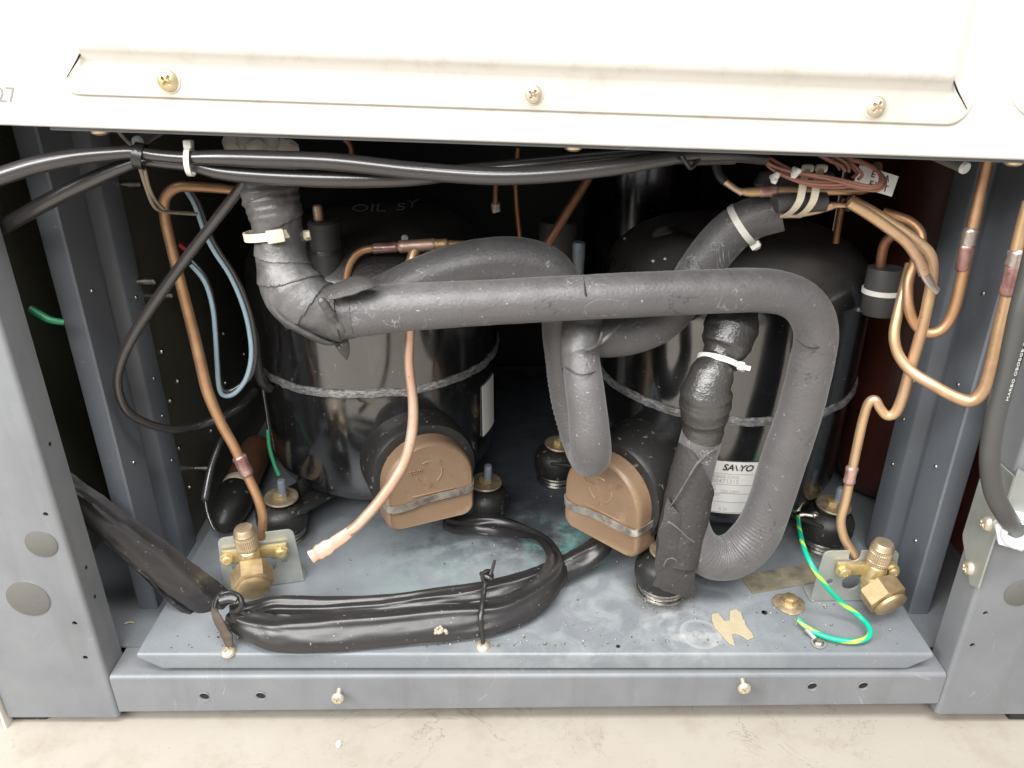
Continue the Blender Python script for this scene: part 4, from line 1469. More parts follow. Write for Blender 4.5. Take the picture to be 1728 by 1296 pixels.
arm = thing('insulated_pipe', 'grey foam-insulated pipe climbing over the dome of the SANYO compressor', 'pipe', (0.13, 0.1, 0.25), 'foam insulated pipes')
m = M()
tube(m, px_path([(990, 572, 0.099, 30), (1030, 570, 0.104, 33), (1075, 562, 0.110, 34), (1118, 540, 0.115, 35), (1150, 503, 0.117, 36), (1180, 457, 0.117, 37), (1208, 418, 0.115, 37), (1238, 388, 0.112, 36), (1272, 368, 0.108, 35), (1318, 356, 0.103, 34)]),
     36, 14, foam_fn(5))
obj('foam_tube', m, 'foam', arm)
m = M()
for pts in ([(1004, 585, 0.079, 3), (1018, 575, 0.076, 4), (1032, 562, 0.078, 4), (1045, 548, 0.084, 3)], [(985, 592, 0.062, 2), (1003, 585, 0.068, 3.5), (1012, 575, 0.074, 3), (1016, 560, 0.078, 2.5)]):
    tube(m, px_path(pts), 8, 8)
obj('wire_binding', m, 'tape', arm, 'shiny binding twisted round the joint')

# ================================================================ COPPER TUBES
CT = 'bare copper tubes'


def copper_tube(label, path, mat='copper', n=12, seg=18, name='copper_tube'):
    path = [(*p[:3], p[3] * 0.75) for p in path]
    t_ = thing(name, label, 'tube', path[0][:3], CT)
    m_ = M()
    tube(m_, path, seg, n)
    obj('tube', m_, mat, t_)
    return t_


def coupling(t_, u, v, Y, u2, v2, Y2, rpx, mat='burnt_copper', bead=1.0):
    a, b = PY(u, v, Y), PY(u2, v2, Y2)
    r_ = rpx * SY(u, v, Y) * 0.77
    L = (b - a).length
    m_ = M()
    lathe(m_, [(r_ * 0.72, -0.0022), (r_ * 0.98, -0.0008), (r_ * 1.05, 0.0008), (r_, 0.0028), (r_, L - 0.0028), (r_ * 1.06, L - 0.0008), (r_ * 0.98, L + 0.0008), (r_ * 0.72, L + 0.0024)], axis_frame(a, b - a), 24,
          lambda r, z, an: (r * (1 + 0.11 * bead * noise.noise((math.cos(an) * 1.6, math.sin(an) * 1.6, z * 300 + u))), z))
    obj('brazed_joint', m_, mat, t_)


t = copper_tube('orange copper tube with a sharp top bend descending to the valve beside the sleeve', px_path(
    [(405, 322, 0.15, 10), (370, 318, 0.146, 11), (325, 315, 0.140, 11.5), (297, 317, 0.136, 12), (279, 334, 0.134, 12), (278, 365, 0.133, 12), (290, 420, 0.130, 12), (308, 490, 0.127, 12.3), (326, 560, 0.124, 12.6), (338, 610, 0.122, 13), (350, 660, 0.120, 12.8),
     (372, 712, 0.118, 12), (394, 752, 0.116, 11.5), (415, 797, 0.114, 11), (434, 838, 0.112, 10.8), (443, 868, 0.110, 11), (443, 890, 0.108, 10.5), (440, 918, 0.106, 10)]), 'copper')
coupling(t, 404, 772, 0.1155, 417, 799, 0.1140, 14.5, 'burnt_copper')
t = copper_tube('pinched copper process tube hanging in front of the brown cover with a flattened open end', px_path(
    [(690, 500, 0.078, 10), (692, 560, 0.078, 10.5), (690, 610, 0.077, 11), (697, 680, 0.075, 11.5), (695, 730, 0.072, 12), (684, 775, 0.068, 12), (664, 812, 0.064, 12.5), (638, 848, 0.060, 12.5), (606, 884, 0.057, 12.5), (590, 897, 0.0560, 11.5)]), 'copper_pink')
m = M()
tube(m, px_path([(598, 891, 0.0565, 9.0), (580, 905, 0.0553, 10.2), (558, 920, 0.0545, 12), (540, 931, 0.0535, 13), (525, 940, 0.053, 12.5)]), 20, 10, lambda s, p, n: 1 + (0.10 + 0.2 * s) * noise.noise(p * 170), 0.34, (0.25, -0.75, 0.6))
obj('crushed_end', m, 'copper_pink', t)
t = copper_tube('copper tee joint with purple heat marks above the arched insulated pipe', px_path(
    [(583, 520, 0.130, 8.5), (584, 480, 0.130, 8.5), (589, 450, 0.131, 8.5), (605, 427, 0.132, 9), (630, 419, 0.133, 9), (680, 416, 0.135, 9), (740, 412, 0.138, 9), (800, 413, 0.142, 8)]), 'copper')
coupling(t, 632, 419, 0.133, 668, 417, 0.134, 11.5, 'burnt_copper')
coupling(t, 676, 416, 0.1345, 732, 413, 0.137, 13.5, 'copper_pink', 0.6)
coupling(t, 734, 413, 0.137, 752, 412, 0.138, 12, 'copper_pale', 0.6)
m = M()
tube(m, px_path([(702, 415, 0.136, 10), (697, 432, 0.134, 9.5), (690, 450, 0.131, 9.5), (680, 475, 0.128, 9.5)]), 16, 6)
obj('branch', m, 'copper_pale', t)
t = copper_tube('slanting dark orange copper tube rising behind the arched pipe', px_path([(905, 445, 0.215, 11), (933, 398, 0.22, 11.5), (962, 350, 0.225, 11.5), (990, 305, 0.23, 11), (1005, 270, 0.235, 11)]), 'copper_dark')
t = copper_tube('thin upright copper tube far back between the compressors', px_path([(874, 250, 0.30, 6), (870, 300, 0.30, 6), (872, 350, 0.30, 6), (878, 410, 0.30, 6), (880, 460, 0.30, 6)]), 'copper_dark')
t = copper_tube('short crimped copper stub hanging behind the black cables', px_path([(838, 285, 0.22, 6), (836, 325, 0.22, 6), (836, 345, 0.22, 7)]), 'copper_dark')
m = M()
tube(m, px_path([(836, 342, 0.22, 7), (837, 352, 0.22, 9), (838, 358, 0.22, 8)]), 12, 5, lambda s, p, n: 1 + 0.2 * noise.noise(p * 300), 0.5)
obj('crimped_end', m, 'solder', t)
t = copper_tube('small dark copper tube behind the cables near the top edge', px_path([(582, 236, 0.28, 7), (592, 250, 0.28, 7), (594, 300, 0.28, 7)]), 'copper_dark')

# right-hand group
t = copper_tube('copper tube with a mauve brazed joint curling in a U before the right upright channel', px_path(
    [(1672, 245, 0.062, 12), (1664, 285, 0.062, 12), (1650, 345, 0.061, 12.5), (1634, 420, 0.060, 12.5), (1620, 485, 0.060, 13), (1608, 528, 0.060, 12.5), (1590, 555, 0.061, 12), (1566, 562, 0.063, 11.5), (1545, 548, 0.066, 11.5), (1533, 515, 0.070, 11.5), (1533, 475, 0.075, 11.5),
     (1542, 445, 0.080, 11), (1553, 420, 0.086, 11), (1553, 392, 0.092, 11), (1532, 372, 0.100, 11), (1490, 358, 0.11, 11)]), 'copper')
coupling(t, 1638, 388, 0.0605, 1633, 412, 0.060, 16, 'solder')
coupling(t, 1631, 415, 0.060, 1624, 452, 0.060, 14.5, 'burnt_copper')
t = copper_tube('copper tube dipping low across the right upright channel and up beside the grey cable', px_path(
    [(1736, 340, 0.030, 13), (1724, 385, 0.030, 13.5), (1712, 440, 0.030, 14), (1700, 500, 0.030, 14.5), (1687, 555, 0.031, 15), (1675, 610, 0.032, 15), (1661, 655, 0.033, 15), (1640, 676, 0.035, 14.5), (1612, 670, 0.040, 13.5), (1575, 650, 0.048, 13), (1540, 628, 0.058, 12.5),
     (1517, 600, 0.066, 12), (1509, 566, 0.072, 12), (1516, 525, 0.078, 11.5), (1526, 485, 0.084, 11.5), (1536, 445, 0.09, 11)]), 'copper_pale')
coupling(t, 1717, 425, 0.030, 1712, 447, 0.030, 19, 'solder')
coupling(t, 1711, 450, 0.030, 1700, 494, 0.030, 17.5, 'burnt_copper')
t = copper_tube('pale copper tube with a small S-bend leading down to the valve beside the green wire', px_path(
    [(1436, 338, 0.072, 12), (1470, 356, 0.070, 12), (1512, 382, 0.066, 12), (1548, 408, 0.062, 12.5), (1570, 432, 0.060, 13), (1573, 465, 0.060, 12.5), (1566, 510, 0.061, 12.5), (1553, 565, 0.063, 12.5), (1537, 620, 0.065, 12.5), (1523, 670, 0.067, 12.5), (1511, 696, 0.069, 12),
     (1497, 701, 0.071, 11), (1486, 690, 0.073, 10.5), (1477, 675, 0.075, 10.5), (1466, 680, 0.077, 10.5), (1457, 706, 0.079, 10.5), (1447, 750, 0.080, 10.5), (1437, 798, 0.081, 10), (1427, 845, 0.081, 10), (1419, 878, 0.081, 10), (1424, 906, 0.080, 10), (1436, 928, 0.079, 10), (1448, 946, 0.078, 10)]), 'copper_pale')
coupling(t, 1438, 790, 0.081, 1433, 813, 0.081, 12.5, 'burnt_copper')
t = copper_tube('pale copper process tube with a crimped silver tip beside the grey foam capsule', px_path(
    [(1432, 342, 0.060, 11), (1466, 362, 0.058, 12), (1503, 388, 0.055, 12), (1530, 410, 0.052, 12), (1548, 436, 0.050, 12), (1560, 462, 0.049, 12.5)]), 'copper_pale')
m = M()
tube(m, px_path([(1554, 450, 0.0495, 10), (1564, 468, 0.049, 11), (1573, 482, 0.048, 9), (1582, 491, 0.048, 7.5)]), 16, 8, lambda s, p, n: 1 + 0.08 * noise.noise(p * 300), 0.55, (0.5, -0.7, 0.4))
obj('crimped_tip', m, 'solder', t)
t = copper_tube('upright dark copper tube behind the copper joints over the SANYO dome', px_path([(1425, 335, 0.17, 7.5), (1418, 360, 0.17, 7.5), (1410, 410, 0.17, 7.5)]), 'copper_dark')
# copper with capillary bulbs at the top right
t = copper_tube('stubby yellow copper fitting with reducers lying on the insulated arm', px_path([(1232, 310, 0.080, 5), (1246, 320, 0.080, 5), (1262, 324, 0.080, 10), (1285, 323, 0.080, 11), (1310, 322, 0.080, 10), (1370, 322, 0.079, 10), (1430, 321, 0.078, 10.5), (1460, 318, 0.080, 11), (1478, 300, 0.088, 11), (1480, 280, 0.10, 11)]), 'copper_pale')
coupling(t, 1284, 323, 0.080, 1308, 322, 0.080, 12.5, 'burnt_copper', 0.7)
m = M()
tube(m, px_path([(1208, 278, 0.085, 8), (1214, 296, 0.082, 8), (1224, 307, 0.080, 8)]), 14, 6)
obj('rubber_sleeve', m, 'rubber', t)
m = M()
tube(m, px_path([(1222, 305, 0.080, 6), (1236, 316, 0.080, 5), (1252, 325, 0.080, 6)]), 14, 6)
obj('reducer', m, 'copper_pink', t)
t = copper_tube('lower copper stub with a lumpy crimp coming out of the insulated arm', px_path([(1316, 363, 0.088, 7), (1345, 362, 0.086, 7.5), (1375, 357, 0.084, 7), (1388, 352, 0.083, 9), (1402, 347, 0.082, 10), (1412, 346, 0.081, 7), (1425, 347, 0.080, 5.5), (1438, 351, 0.080, 5)]), 'copper_pink')
m = M()
band(m, axis_frame(PY(1434, 343, 0.08), (1, 0.2, -0.5)), 0.0052, 0.003, 0.0008)
obj('sleeve_end', m, 'rubber', t)
# temperature bulbs strapped to them: dark sleeves
t = thing('sensor_sleeve', 'dark rubber sensor sleeve strapped to the copper by two cable ties', 'sensor', PY(1350, 340, 0.075))
m = M()
tube(m, px_path([(1308, 344, 0.076, 15), (1318, 343, 0.076, 16), (1388, 341, 0.075, 16), (1390, 341, 0.075, 14)]), 18, 4)
obj('sleeve', m, 'cap_rubber', t)
m = M()
tube(m, px_path([(1288, 310, 0.095, 12), (1295, 303, 0.095, 15), (1395, 304, 0.095, 15), (1400, 304, 0.095, 12)]), 18, 4)
obj('sleeve', m, 'cap_rubber', t)

# foam capsule on its bracket beside the right compressor
cb = PY(1482, 524, 0.136)
t = thing('sensor_capsule', 'grey rubber capsule with copper tube entering its top, bracketed to the SANYO compressor', 'sensor', cb)
m = M()
Rk = 29 * SY(1487, 490, 0.14)
lathe(m, [(Rk * 0.9, -0.003), (Rk, 0.0), (Rk, 0.036), (Rk * 0.97, 0.0375), (0.0001, 0.038)], axis_frame(cb, (0, 0.05, 1)), 40)
obj('body', m, 'cap_rubber', t)
m = M()
tube(m, px_path([(1486, 450, 0.140, 8), (1488, 432, 0.140, 8.5), (1493, 412, 0.140, 8.5), (1503, 400, 0.138, 8.5), (1520, 392, 0.134, 8.5)]), 16, 8)
obj('copper_tail', m, 'copper_dark', t)
m = M()
tube(m, px_path([(1425, 505, 0.16, 4), (1438, 520, 0.155, 4), (1455, 523, 0.148, 4), (1470, 523, 0.142, 4)]), 10, 6)
obj('bracket_arm', m, 'grey_stud', t)
cable_tie('white cable tie round the grey rubber capsule', cb + Vector((0, 0.001, 0.0175)), (0, 0.05, 1), Rk + 0.0002, 0.0042, (0.85, -0.5, 0), 'nylon', None, 0.004, 1.3)

# ================================================================ SERVICE VALVES
def knurl(m_, mtx, R, z0, z1, seg=72, rows=22):
    vs_, fs = [], []
    for i in range(rows + 1):
        z = z0 + (z1 - z0) * i / rows
        for j in range(seg):
            a = 2 * PI * j / seg
            q = z / R
            k1 = math.sin(18 * (a + q * 0.9)) * math.sin(18 * (a - q * 0.9))
            rr = R * (1 + 0.045 * k1)
            vs_.append((rr * math.cos(a), rr * math.sin(a), z))
    for i in range(rows):
        for j in range(seg):
            q = (j + 1) % seg
            fs.append([i * seg + j, i * seg + q, (i + 1) * seg + q, (i + 1) * seg + j])
    m_.add(vs_, fs, mtx)


def valve(label, A, B, h, vx, yaw, pitch_, notch, holes, bolts, capR, capH, armz, lean):
    """A, B: bottom corners of the bracket on the pan; vx: valve centre along the bracket."""
    A, B = Vector(A), Vector(B)
    A.z = B.z = 0.001
    t_ = thing('service_valve', label, 'valve', A, 'brass service valves on zinc brackets')
    fx = (B - A).normalized()
    n_o = Vector((fx.y, -fx.x, 0))
    if n_o.y > 0:
        n_o = -n_o
    fr_ = frame(A, fx, n_o)                 # x along, y up, z towards the front
    w = (B - A).length
    out = [(0, 0), (w, 0), (w - 0.003, h - 0.006)]
    for q in range(6):
        a = PI / 2 * q / 5
        out.append((w - 0.003 - 0.006 + 0.006 * math.cos(a), h - 0.006 + 0.006 * math.sin(a)))
    if notch:
        x0_, x1_, d_ = notch
        out += [(x1_, h)] + [((x0_ + x1_) / 2 + (x1_ - x0_) / 2 * math.cos(PI * q / 8), h - d_ - (x1_ - x0_) / 2 * math.sin(PI * q / 8)) for q in range(9)] + [(x0_, h)]
    for q in range(6):
        a = PI / 2 + PI / 2 * q / 5
        out.append((0.003 + 0.006 + 0.006 * math.cos(a), h - 0.006 + 0.006 * math.sin(a)))
    m_ = M()
    sheet(m_, [out] + [circ(x, y, r_, 20) for x, y, r_ in holes], 0.0016, fr_, 0.0003)
    box(m_, (w / 2, 0.0006, -0.009), (w * 1.02, 0.0012, 0.019), fr_, 0.0003)
    br = obj('bracket', m_, 'galvanised', t_, 'upright zinc bracket plate with slot and holes')
    # brass body with two arms
    m_ = M()
    for sx, bx in ((-1, bolts[0]), (1, bolts[1])):
        L = abs(bx - vx)
        box(m_, (vx + sx * (L / 2 + 0.001), armz, 0.005), (L + 0.008, 0.0125, 0.006), fr_, 0.0018)
    obj('arm_flange', m_, 'brass', t_)
    top = fr_ @ Vector((vx, armz + 0.006, 0.0115))
    upv = Vector((lean[0], lean[1], 1)).normalized()
    m_ = M()
    lathe(m_, [(0.0085, -0.022), (0.0095, -0.012), (0.0095, 0.000), (0.0088, 0.0015), (0.0088, 0.003), (0.0078, 0.004), (0.0078, 0.006), (0.0001, 0.006)], axis_frame(top, upv), 28)
    # neck towards the front
    fd = (Matrix.Rotation(yaw, 3, 'Z') @ n_o).normalized()
    fd = (fd + Vector((0, 0, -pitch_))).normalized()
    bo = top - upv * 0.013
    lathe(m_, [(0.0095, -0.004), (0.0105, 0.004), (0.0105, 0.010), (0.0001, 0.010)], axis_frame(bo, fd), 28)
    obj('body', m_, 'brass', t_)
    m_ = M()
    c0 = top + upv * 0.005
    R_ = capR
    lathe(m_, [(R_ * 0.88, 0), (R_ * 0.97, 0.001)], axis_frame(c0, upv), 40)
    knurl(m_, axis_frame(c0, upv), R_, 0.001, capH * 0.70)
    lathe(m_, [(R_ * 1.0, capH * 0.70), (R_ * 1.02, capH * 0.73), (R_ * 0.96, capH * 0.77), (R_ * 0.93, capH * 0.88), (R_ * 0.80, capH * 0.97), (R_ * 0.5, capH), (0.0001, capH * 1.0)], axis_frame(c0, upv), 40)
    obj('knurled_cap', m_, 'brass_cap', t_)
    m_ = M()
    h0 = bo + fd * 0.007
    fa = axis_frame(h0, fd) @ Matrix.Rotation(0.35, 4, 'Z')
    hexprism(m_, fa, 0.0185, 0.018, 0.0024)
    lathe(m_, [(0.0148, 0.018), (0.0148, 0.0205), (0.0134, 0.0216), (0.0001, 0.0218)], fa, 36)
    obj('hex_cap', m_, 'brass_dull', t_)
    for bx in bolts:
        m_ = M()
        bc = fr_ @ Vector((bx, armz, 0.008))
        lathe(m_, [(0.0066, 0), (0.0066, 0.0009), (0.0052, 0.0012), (0.0001, 0.0012)], axis_frame(bc, n_o), 24)
        hexprism(m_, axis_frame(bc, n_o), 0.0056, 0.0050, 0.0004)
        screw_head(m_, axis_frame(bc + n_o * 0.0048, n_o), 0.0046, 0.0010, True, 1.6)
        obj('bolt', m_, 'brass', t_)
    return t_


valve('brass service valve on a zinc bracket beside the black sleeve', PZ(379, 999, 0), PZ(513, 980, 0), 0.060, 0.0295, 0.10, 0.34, (0.034, 0.045, 0.004), [(0.042, 0.024, 0.0085), (0.014, 0.026, 0.0032), (0.058, 0.0265, 0.0032)], (0.0098, 0.0575), 0.0095, 0.0235, 0.0425, (-0.02, -0.03))
valve('brass service valve on a zinc bracket beside the green earth wire', PZ(1367, 1014, 0), PZ(1501, 1013, 0), 0.056, 0.0465, 0.33, 0.36, (0.026, 0.037, 0.006), [(0.0335, 0.021, 0.0085), (0.014, 0.022, 0.0032)], (0.020, 0.0635), 0.0095, 0.0235, 0.0405, (0.06, -0.02))

# ================================================================ CABLES
m = M()
tube(m, px_path([(-40, 312, 0.000, 15), (0, 298, 0.004, 15), (60, 279, 0.010, 15), (130, 265, 0.016, 14), (190, 259, 0.020, 12), (228, 257, 0.021, 11), (262, 262, 0.021, 10), (310, 266, 0.020, 10.5), (365, 266, 0.018, 13), (430, 268, 0.017, 14.5),
                 (560, 273, 0.016, 15), (700, 288, 0.015, 15), (830, 297, 0.015, 15), (940, 293, 0.017, 14.5), (1040, 282, 0.021, 14), (1110, 270, 0.026, 13), (1165, 262, 0.032, 12), (1230, 262, 0.04, 11), (1290, 268, 0.055, 10)]), 22, 14,
     lambda s, p, n: 1 + 0.03 * noise.noise(p * 40))
obj('sleeved_cable', m, 'vinyl_cable', None, 'thick black vinyl cable sagging in front of the opening below the cream edge', 'cable', 'thick black cables under the fascia')
m = M()
tube(m, px_path([(-70, 430, 0.046, 13), (20, 375, 0.040, 13), (100, 330, 0.035, 13), (150, 306, 0.032, 13), (205, 282, 0.028, 11), (240, 272, 0.026, 9), (280, 275, 0.025, 9.5), (325, 279, 0.024, 11), (370, 290, 0.024, 13), (440, 297, 0.024, 14.5), (560, 302, 0.024, 15), (680, 301, 0.026, 14),
                 (780, 290, 0.030, 13), (880, 280, 0.034, 13), (980, 269, 0.038, 12), (1080, 260, 0.042, 11), (1180, 256, 0.048, 11)]), 22, 14, lambda s, p, n: 1 + 0.03 * noise.noise(p * 40 + Vector((4, 0, 0))))
obj('sleeved_cable', m, 'vinyl_cable', None, 'black vinyl cable twisted behind the thicker one and dipping over the taped elbow', 'cable', 'thick black cables under the fascia')
m = M()
tube(m, px_path([(235, 262, 0.028, 9), (280, 262, 0.030, 9), (340, 270, 0.032, 9), (420, 284, 0.034, 10)]), 16, 10)
obj('black_lead', m, 'vinyl_cable', None, 'short black lead twisted into the cable bundle near the first tie', 'cable')
m = M()
tube(m, px_path([(1085, 275, 0.034, 8), (1130, 268, 0.036, 8), (1180, 272, 0.04, 7), (1240, 270, 0.045, 7)]), 14, 10)
tube(m, px_path([(1150, 262, 0.022, 4), (1158, 275, 0.022, 4), (1166, 283, 0.026, 4), (1178, 270, 0.03, 4), (1180, 258, 0.032, 4)]), 10, 8)
obj('tape_binding', m, 'vinyl', None, 'black tape binding round the cable bundle near the pink wires', 'binding')
c_ = PY(321, 272, 0.021)
cable_tie('white cable tie standing up from the black cables over the orange copper tube', c_, (1, 0.05, -0.05), 0.0082, 0.0034, (0, 0.1, 1), 'nylon', 0.007, 0.0, 1.2)
m = M()
band(m, axis_frame(PY(236, 263, 0.023), (1, 0.1, -0.25)), 0.0072, 0.006, 0.001)
obj('tape_binding', m, 'vinyl', None, 'black tape collar where the two thick cables cross', 'binding')
t = thing('wire_loop', 'thin black cable hanging in a wide loop before the dark inner wall', 'cable', PY(290, 725, 0.10))
m = M()
tube(m, px_path([(418, 300, 0.052, 9), (402, 322, 0.056, 9), (370, 364, 0.066, 9), (320, 428, 0.076, 9), (270, 497, 0.082, 9), (228, 560, 0.080, 9), (204, 610, 0.078, 8.5), (198, 650, 0.080, 8), (212, 690, 0.086, 7.5), (245, 713, 0.100, 7), (290, 724, 0.122, 7), (335, 718, 0.150, 7),
                 (375, 703, 0.165, 7), (405, 685, 0.185, 7), (430, 660, 0.21, 7)]), 16, 12)
obj('cable', m, 'vinyl_cable', t)


def wire(label, path, mat, name='wire', group=None, seg=10, n=12):
    m_ = M()
    tube(m_, path, seg, n)
    return obj(name, m_, mat, None, label, 'wire', group)


blue = [(305, 308, 0.150), (328, 345, 0.150), (345, 392, 0.150), (362, 425, 0.152), (388, 465, 0.156), (408, 510, 0.160), (420, 555, 0.162), (424, 600, 0.160), (416, 637, 0.156), (398, 662, 0.150), (380, 668, 0.146), (370, 655, 0.144), (366, 610, 0.144), (363, 560, 0.144), (358, 515, 0.146),
        (345, 475, 0.148), (322, 447, 0.150)]
wire('pale blue insulated wire in a long loop beside the glossy dark compressor', px_path([(u, v, y, 4) for u, v, y in blue]), 'pale_blue_wire')
wire('black wire running alongside the pale blue wire in the same loop', px_path([(u + 7, v - 3, y + 0.003, 4.5) for u, v, y in blue[:9]] + [(u + 1, v - 8, y + 0.003, 4) for u, v, y in blue[9:]]), 'vinyl_cable')
wire('thick black cable dropping along the flank of the compressor marked OIL', px_path([(408, 500, 0.175, 8), (428, 560, 0.178, 8), (432, 600, 0.18, 9), (440, 640, 0.19, 9), (455, 655, 0.20, 9)]), 'vinyl_cable', 'cable')
wire('beige thin wire dropping from the cable crossing behind the orange copper tube', px_path([(236, 284, 0.045, 3), (246, 315, 0.06, 3), (258, 345, 0.08, 3), (272, 356, 0.10, 3), (300, 359, 0.12, 3), (332, 361, 0.14, 3)]), 'beige_wire')
wire('second beige wire beside the first, hanging from the cable crossing', px_path([(244, 286, 0.047, 3), (251, 315, 0.06, 3), (262, 338, 0.08, 3), (276, 352, 0.10, 3)]), 'beige_wire')
wire('beige wire end above the thick cable by the pale standoff', px_path([(200, 222, 0.03, 3), (212, 236, 0.03, 3), (222, 245, 0.03, 3)]), 'beige_wire')
wire('green wire showing in the gap behind the post with two knockouts', px_path([(50, 520, 0.055, 6), (66, 530, 0.055, 6.5), (85, 540, 0.055, 6), (108, 544, 0.058, 5)]), 'green_wire_dark')
wire('black lead from the round plug down to the base pan', px_path([(385, 720, 0.20, 5), (372, 745, 0.185, 5.5), (356, 790, 0.165, 6), (347, 835, 0.15, 7), (346, 842, 0.148, 7)]), 'vinyl_cable', 'cable')
wire('thin black wire end tied near the rubber plug', px_path([(346, 840, 0.148, 2.5), (350, 865, 0.140, 2.5), (357, 885, 0.132, 2.5), (363, 895, 0.128, 3)]), 'vinyl_cable')
t = thing('earth_wire', 'bright green and yellow earth wire curling from the compressor foot to the pan bolt', 'wire', PZ(1440, 1080, 0))
m = M()
gp = pan_path([(1346, 872, 0.036, 4.6), (1349, 893, 0.048, 4.8), (1357, 925, 0.062, 5), (1372, 957, 0.058, 5), (1395, 990, 0.040, 5.2), (1424, 1020, 0.021, 5.4), (1450, 1040, 0.012, 5.4), (1466, 1058, 0.010, 5.6), (1467, 1073, 0.008, 5.6), (1448, 1082, 0.006, 5.6), (1415, 1080, 0.005, 5.6),
               (1384, 1071, 0.005, 5.6), (1362, 1059, 0.006, 5.4), (1347, 1045, 0.008, 5)])
tube(m, [(*p_[:3], p_[3] * 0.82) for p_ in gp], 14, 14)
obj('insulation', m, 'earth_wire', t)
m = M()
lathe(m, [(0.0052, 0), (0.0052, 0.0008), (0.0001, 0.0008)], axis_frame(PZ(1376, 869, 0.040), (0.1, -0.2, 1)), 18)
tube(m, pan_path([(1350, 868, 0.0385, 5), (1360, 868, 0.040, 3.5), (1372, 870, 0.0405, 3.5)]), 10, 5, None, 0.6)
screw_head(m, axis_frame(PZ(1376, 868, 0.041), (0.1, -0.2, 1)), 0.0042, 0.0026)
obj('ring_terminal', m, 'steel', t)
t = thing('ring_terminal', 'bare tinned ring terminal screwed to the base pan near the earth wire loop', 'terminal', PZ(1381, 1086, 0))
m = M()
p = PZ(1381, 1086, 0.001)
lathe(m, [(0.0062, 0.0), (0.0062, 0.001), (0.0001, 0.001)], axis_frame(p, (0, 0, 1)), 24)
tube(m, pan_path([(1378, 1080, 0.002, 4), (1368, 1070, 0.004, 3.5), (1360, 1061, 0.007, 4.5)]), 10, 5)
obj('lug', m, 'galvanised', t)
m = M()
screw_head(m, axis_frame(p + Vector((0, 0, 0.001)), (0, -0.1, 1)), 0.0048, 0.003)
obj('screw', m, 'steel', t)
wire('short green earth wire ending at a foot stud of the compressor marked OIL', px_path([(452, 725, 0.185, 3.5), (455, 755, 0.178, 3.5), (463, 783, 0.172, 3.5), (471, 802, 0.168, 4)]), 'green_wire_dark')
wire('red wire end in the dark behind the orange copper tube', px_path([(303, 412, 0.16, 4), (312, 420, 0.16, 4), (320, 424, 0.16, 3.5)]), 'red_wire')

# flattened black sleeves on the pan
SLV = 'black vinyl sleeves lying on the base pan'


def sleeve(label, path, thick, nrm, seed, fold=0.35, n=14, half=15):
    """flattened vinyl sleeve: two walls meeting in creased edges, with lengthwise folds."""
    pts_ = crspline(path, n)
    C = [Vector(p[:3]) for p in pts_]
    N = len(C)
    vs_, fs = [], []
    st = 2 * half
    for i in range(N):
        s_ = i / (N - 1)
        tg = (C[min(i + 1, N - 1)] - C[max(i - 1, 0)]).normalized()
        x = Vector(nrm(s_) if callable(nrm) else nrm)
        x = (x - tg * x.dot(tg)).normalized()
        y = tg.cross(x)
        w = pts_[i][3] * (1 + 0.05 * noise.noise(Vector((s_ * 14, seed, 0))))
        th = thick * pts_[i][3]
        ridge = 0.45 * math.sin(s_ * 5.0 + seed) + 0.25 * noise.noise(Vector((s_ * 9, seed, 4)))
        for side in (1, -1):
            for k_ in range(half):
                q = -1 + 2 * k_ / (half - 1)
                if side < 0:
                    q = -q
                h = (1 - abs(q) ** 2.4) ** 0.8 if abs(q) < 1 else 0.0
                f = fold * math.exp(-((q - ridge) / 0.16) ** 2) - fold * 0.8 * math.exp(-((q - ridge + 0.45) / 0.22) ** 2)
                f += 0.26 * noise.noise(Vector((q * 2.2, s_ * 14, seed))) + 0.07 * noise.noise(Vector((q * 5, s_ * 40, seed + 9)))
                hh = (h * (1 + f * (1 if side > 0 else 0.3))) * th * side
                edge = 0.05 * noise.noise(Vector((s_ * 30, seed, side))) * (abs(q) ** 4)
                vs_.append(C[i] + x * hh + y * (w * q * (1 + edge)))
    for i in range(N - 1):
        for k_ in range(st):
            q = (k_ + 1) % st
            fs.append([i * st + k_, i * st + q, (i + 1) * st + q, (i + 1) * st + k_])
    fs.append(list(range(st))[::-1])
    fs.append([(N - 1) * st + k_ for k_ in range(st)])
    m_ = M()
    m_.add(vs_, fs)
    return obj('vinyl_sleeve', m_, 'vinyl', None, label, 'sleeve', SLV, None, 75)


sleeve('wide black vinyl sleeve slanting down from behind the post to the tied knot', px_path([(10, 735, 0.058, 20), (60, 778, 0.057, 22), (110, 822, 0.056, 24), (160, 862, 0.056, 27), (215, 906, 0.057, 30), (270, 949, 0.058, 32), (320, 987, 0.060, 31), (352, 1009, 0.063, 29), (378, 1026, 0.066, 26), (400, 1038, 0.067, 20)]), 0.32, (0.10, -0.78, 0.62), 2.1, 0.5)
sleeve('narrow crinkled edge of sleeve under the wide slanting one', px_path([(180, 896, 0.066, 10), (210, 930, 0.064, 12), (240, 955, 0.062, 13), (280, 992, 0.060, 15), (315, 1020, 0.060, 16), (350, 1037, 0.061, 15), (388, 1044, 0.064, 12)]), 0.5, (-0.1, -0.85, 0.5), 5.0, 0.5, 16)
sleeve('slim black sleeve running behind the wide one towards the cover under the double pipe', pan_path([(388, 1036, 0.026, 15), (425, 1031, 0.022, 17), (470, 1023, 0.018, 18), (560, 1023, 0.015, 17), (660, 1019, 0.015, 17), (740, 1010, 0.015, 19), (820, 1001, 0.016, 21), (890, 984, 0.016, 22), (945, 962, 0.018, 22), (985, 942, 0.022, 22),
        (1012, 922, 0.028, 20), (1022, 900, 0.036, 17)]), 0.36, (0, -0.60, 0.80), 1.2, 0.45)
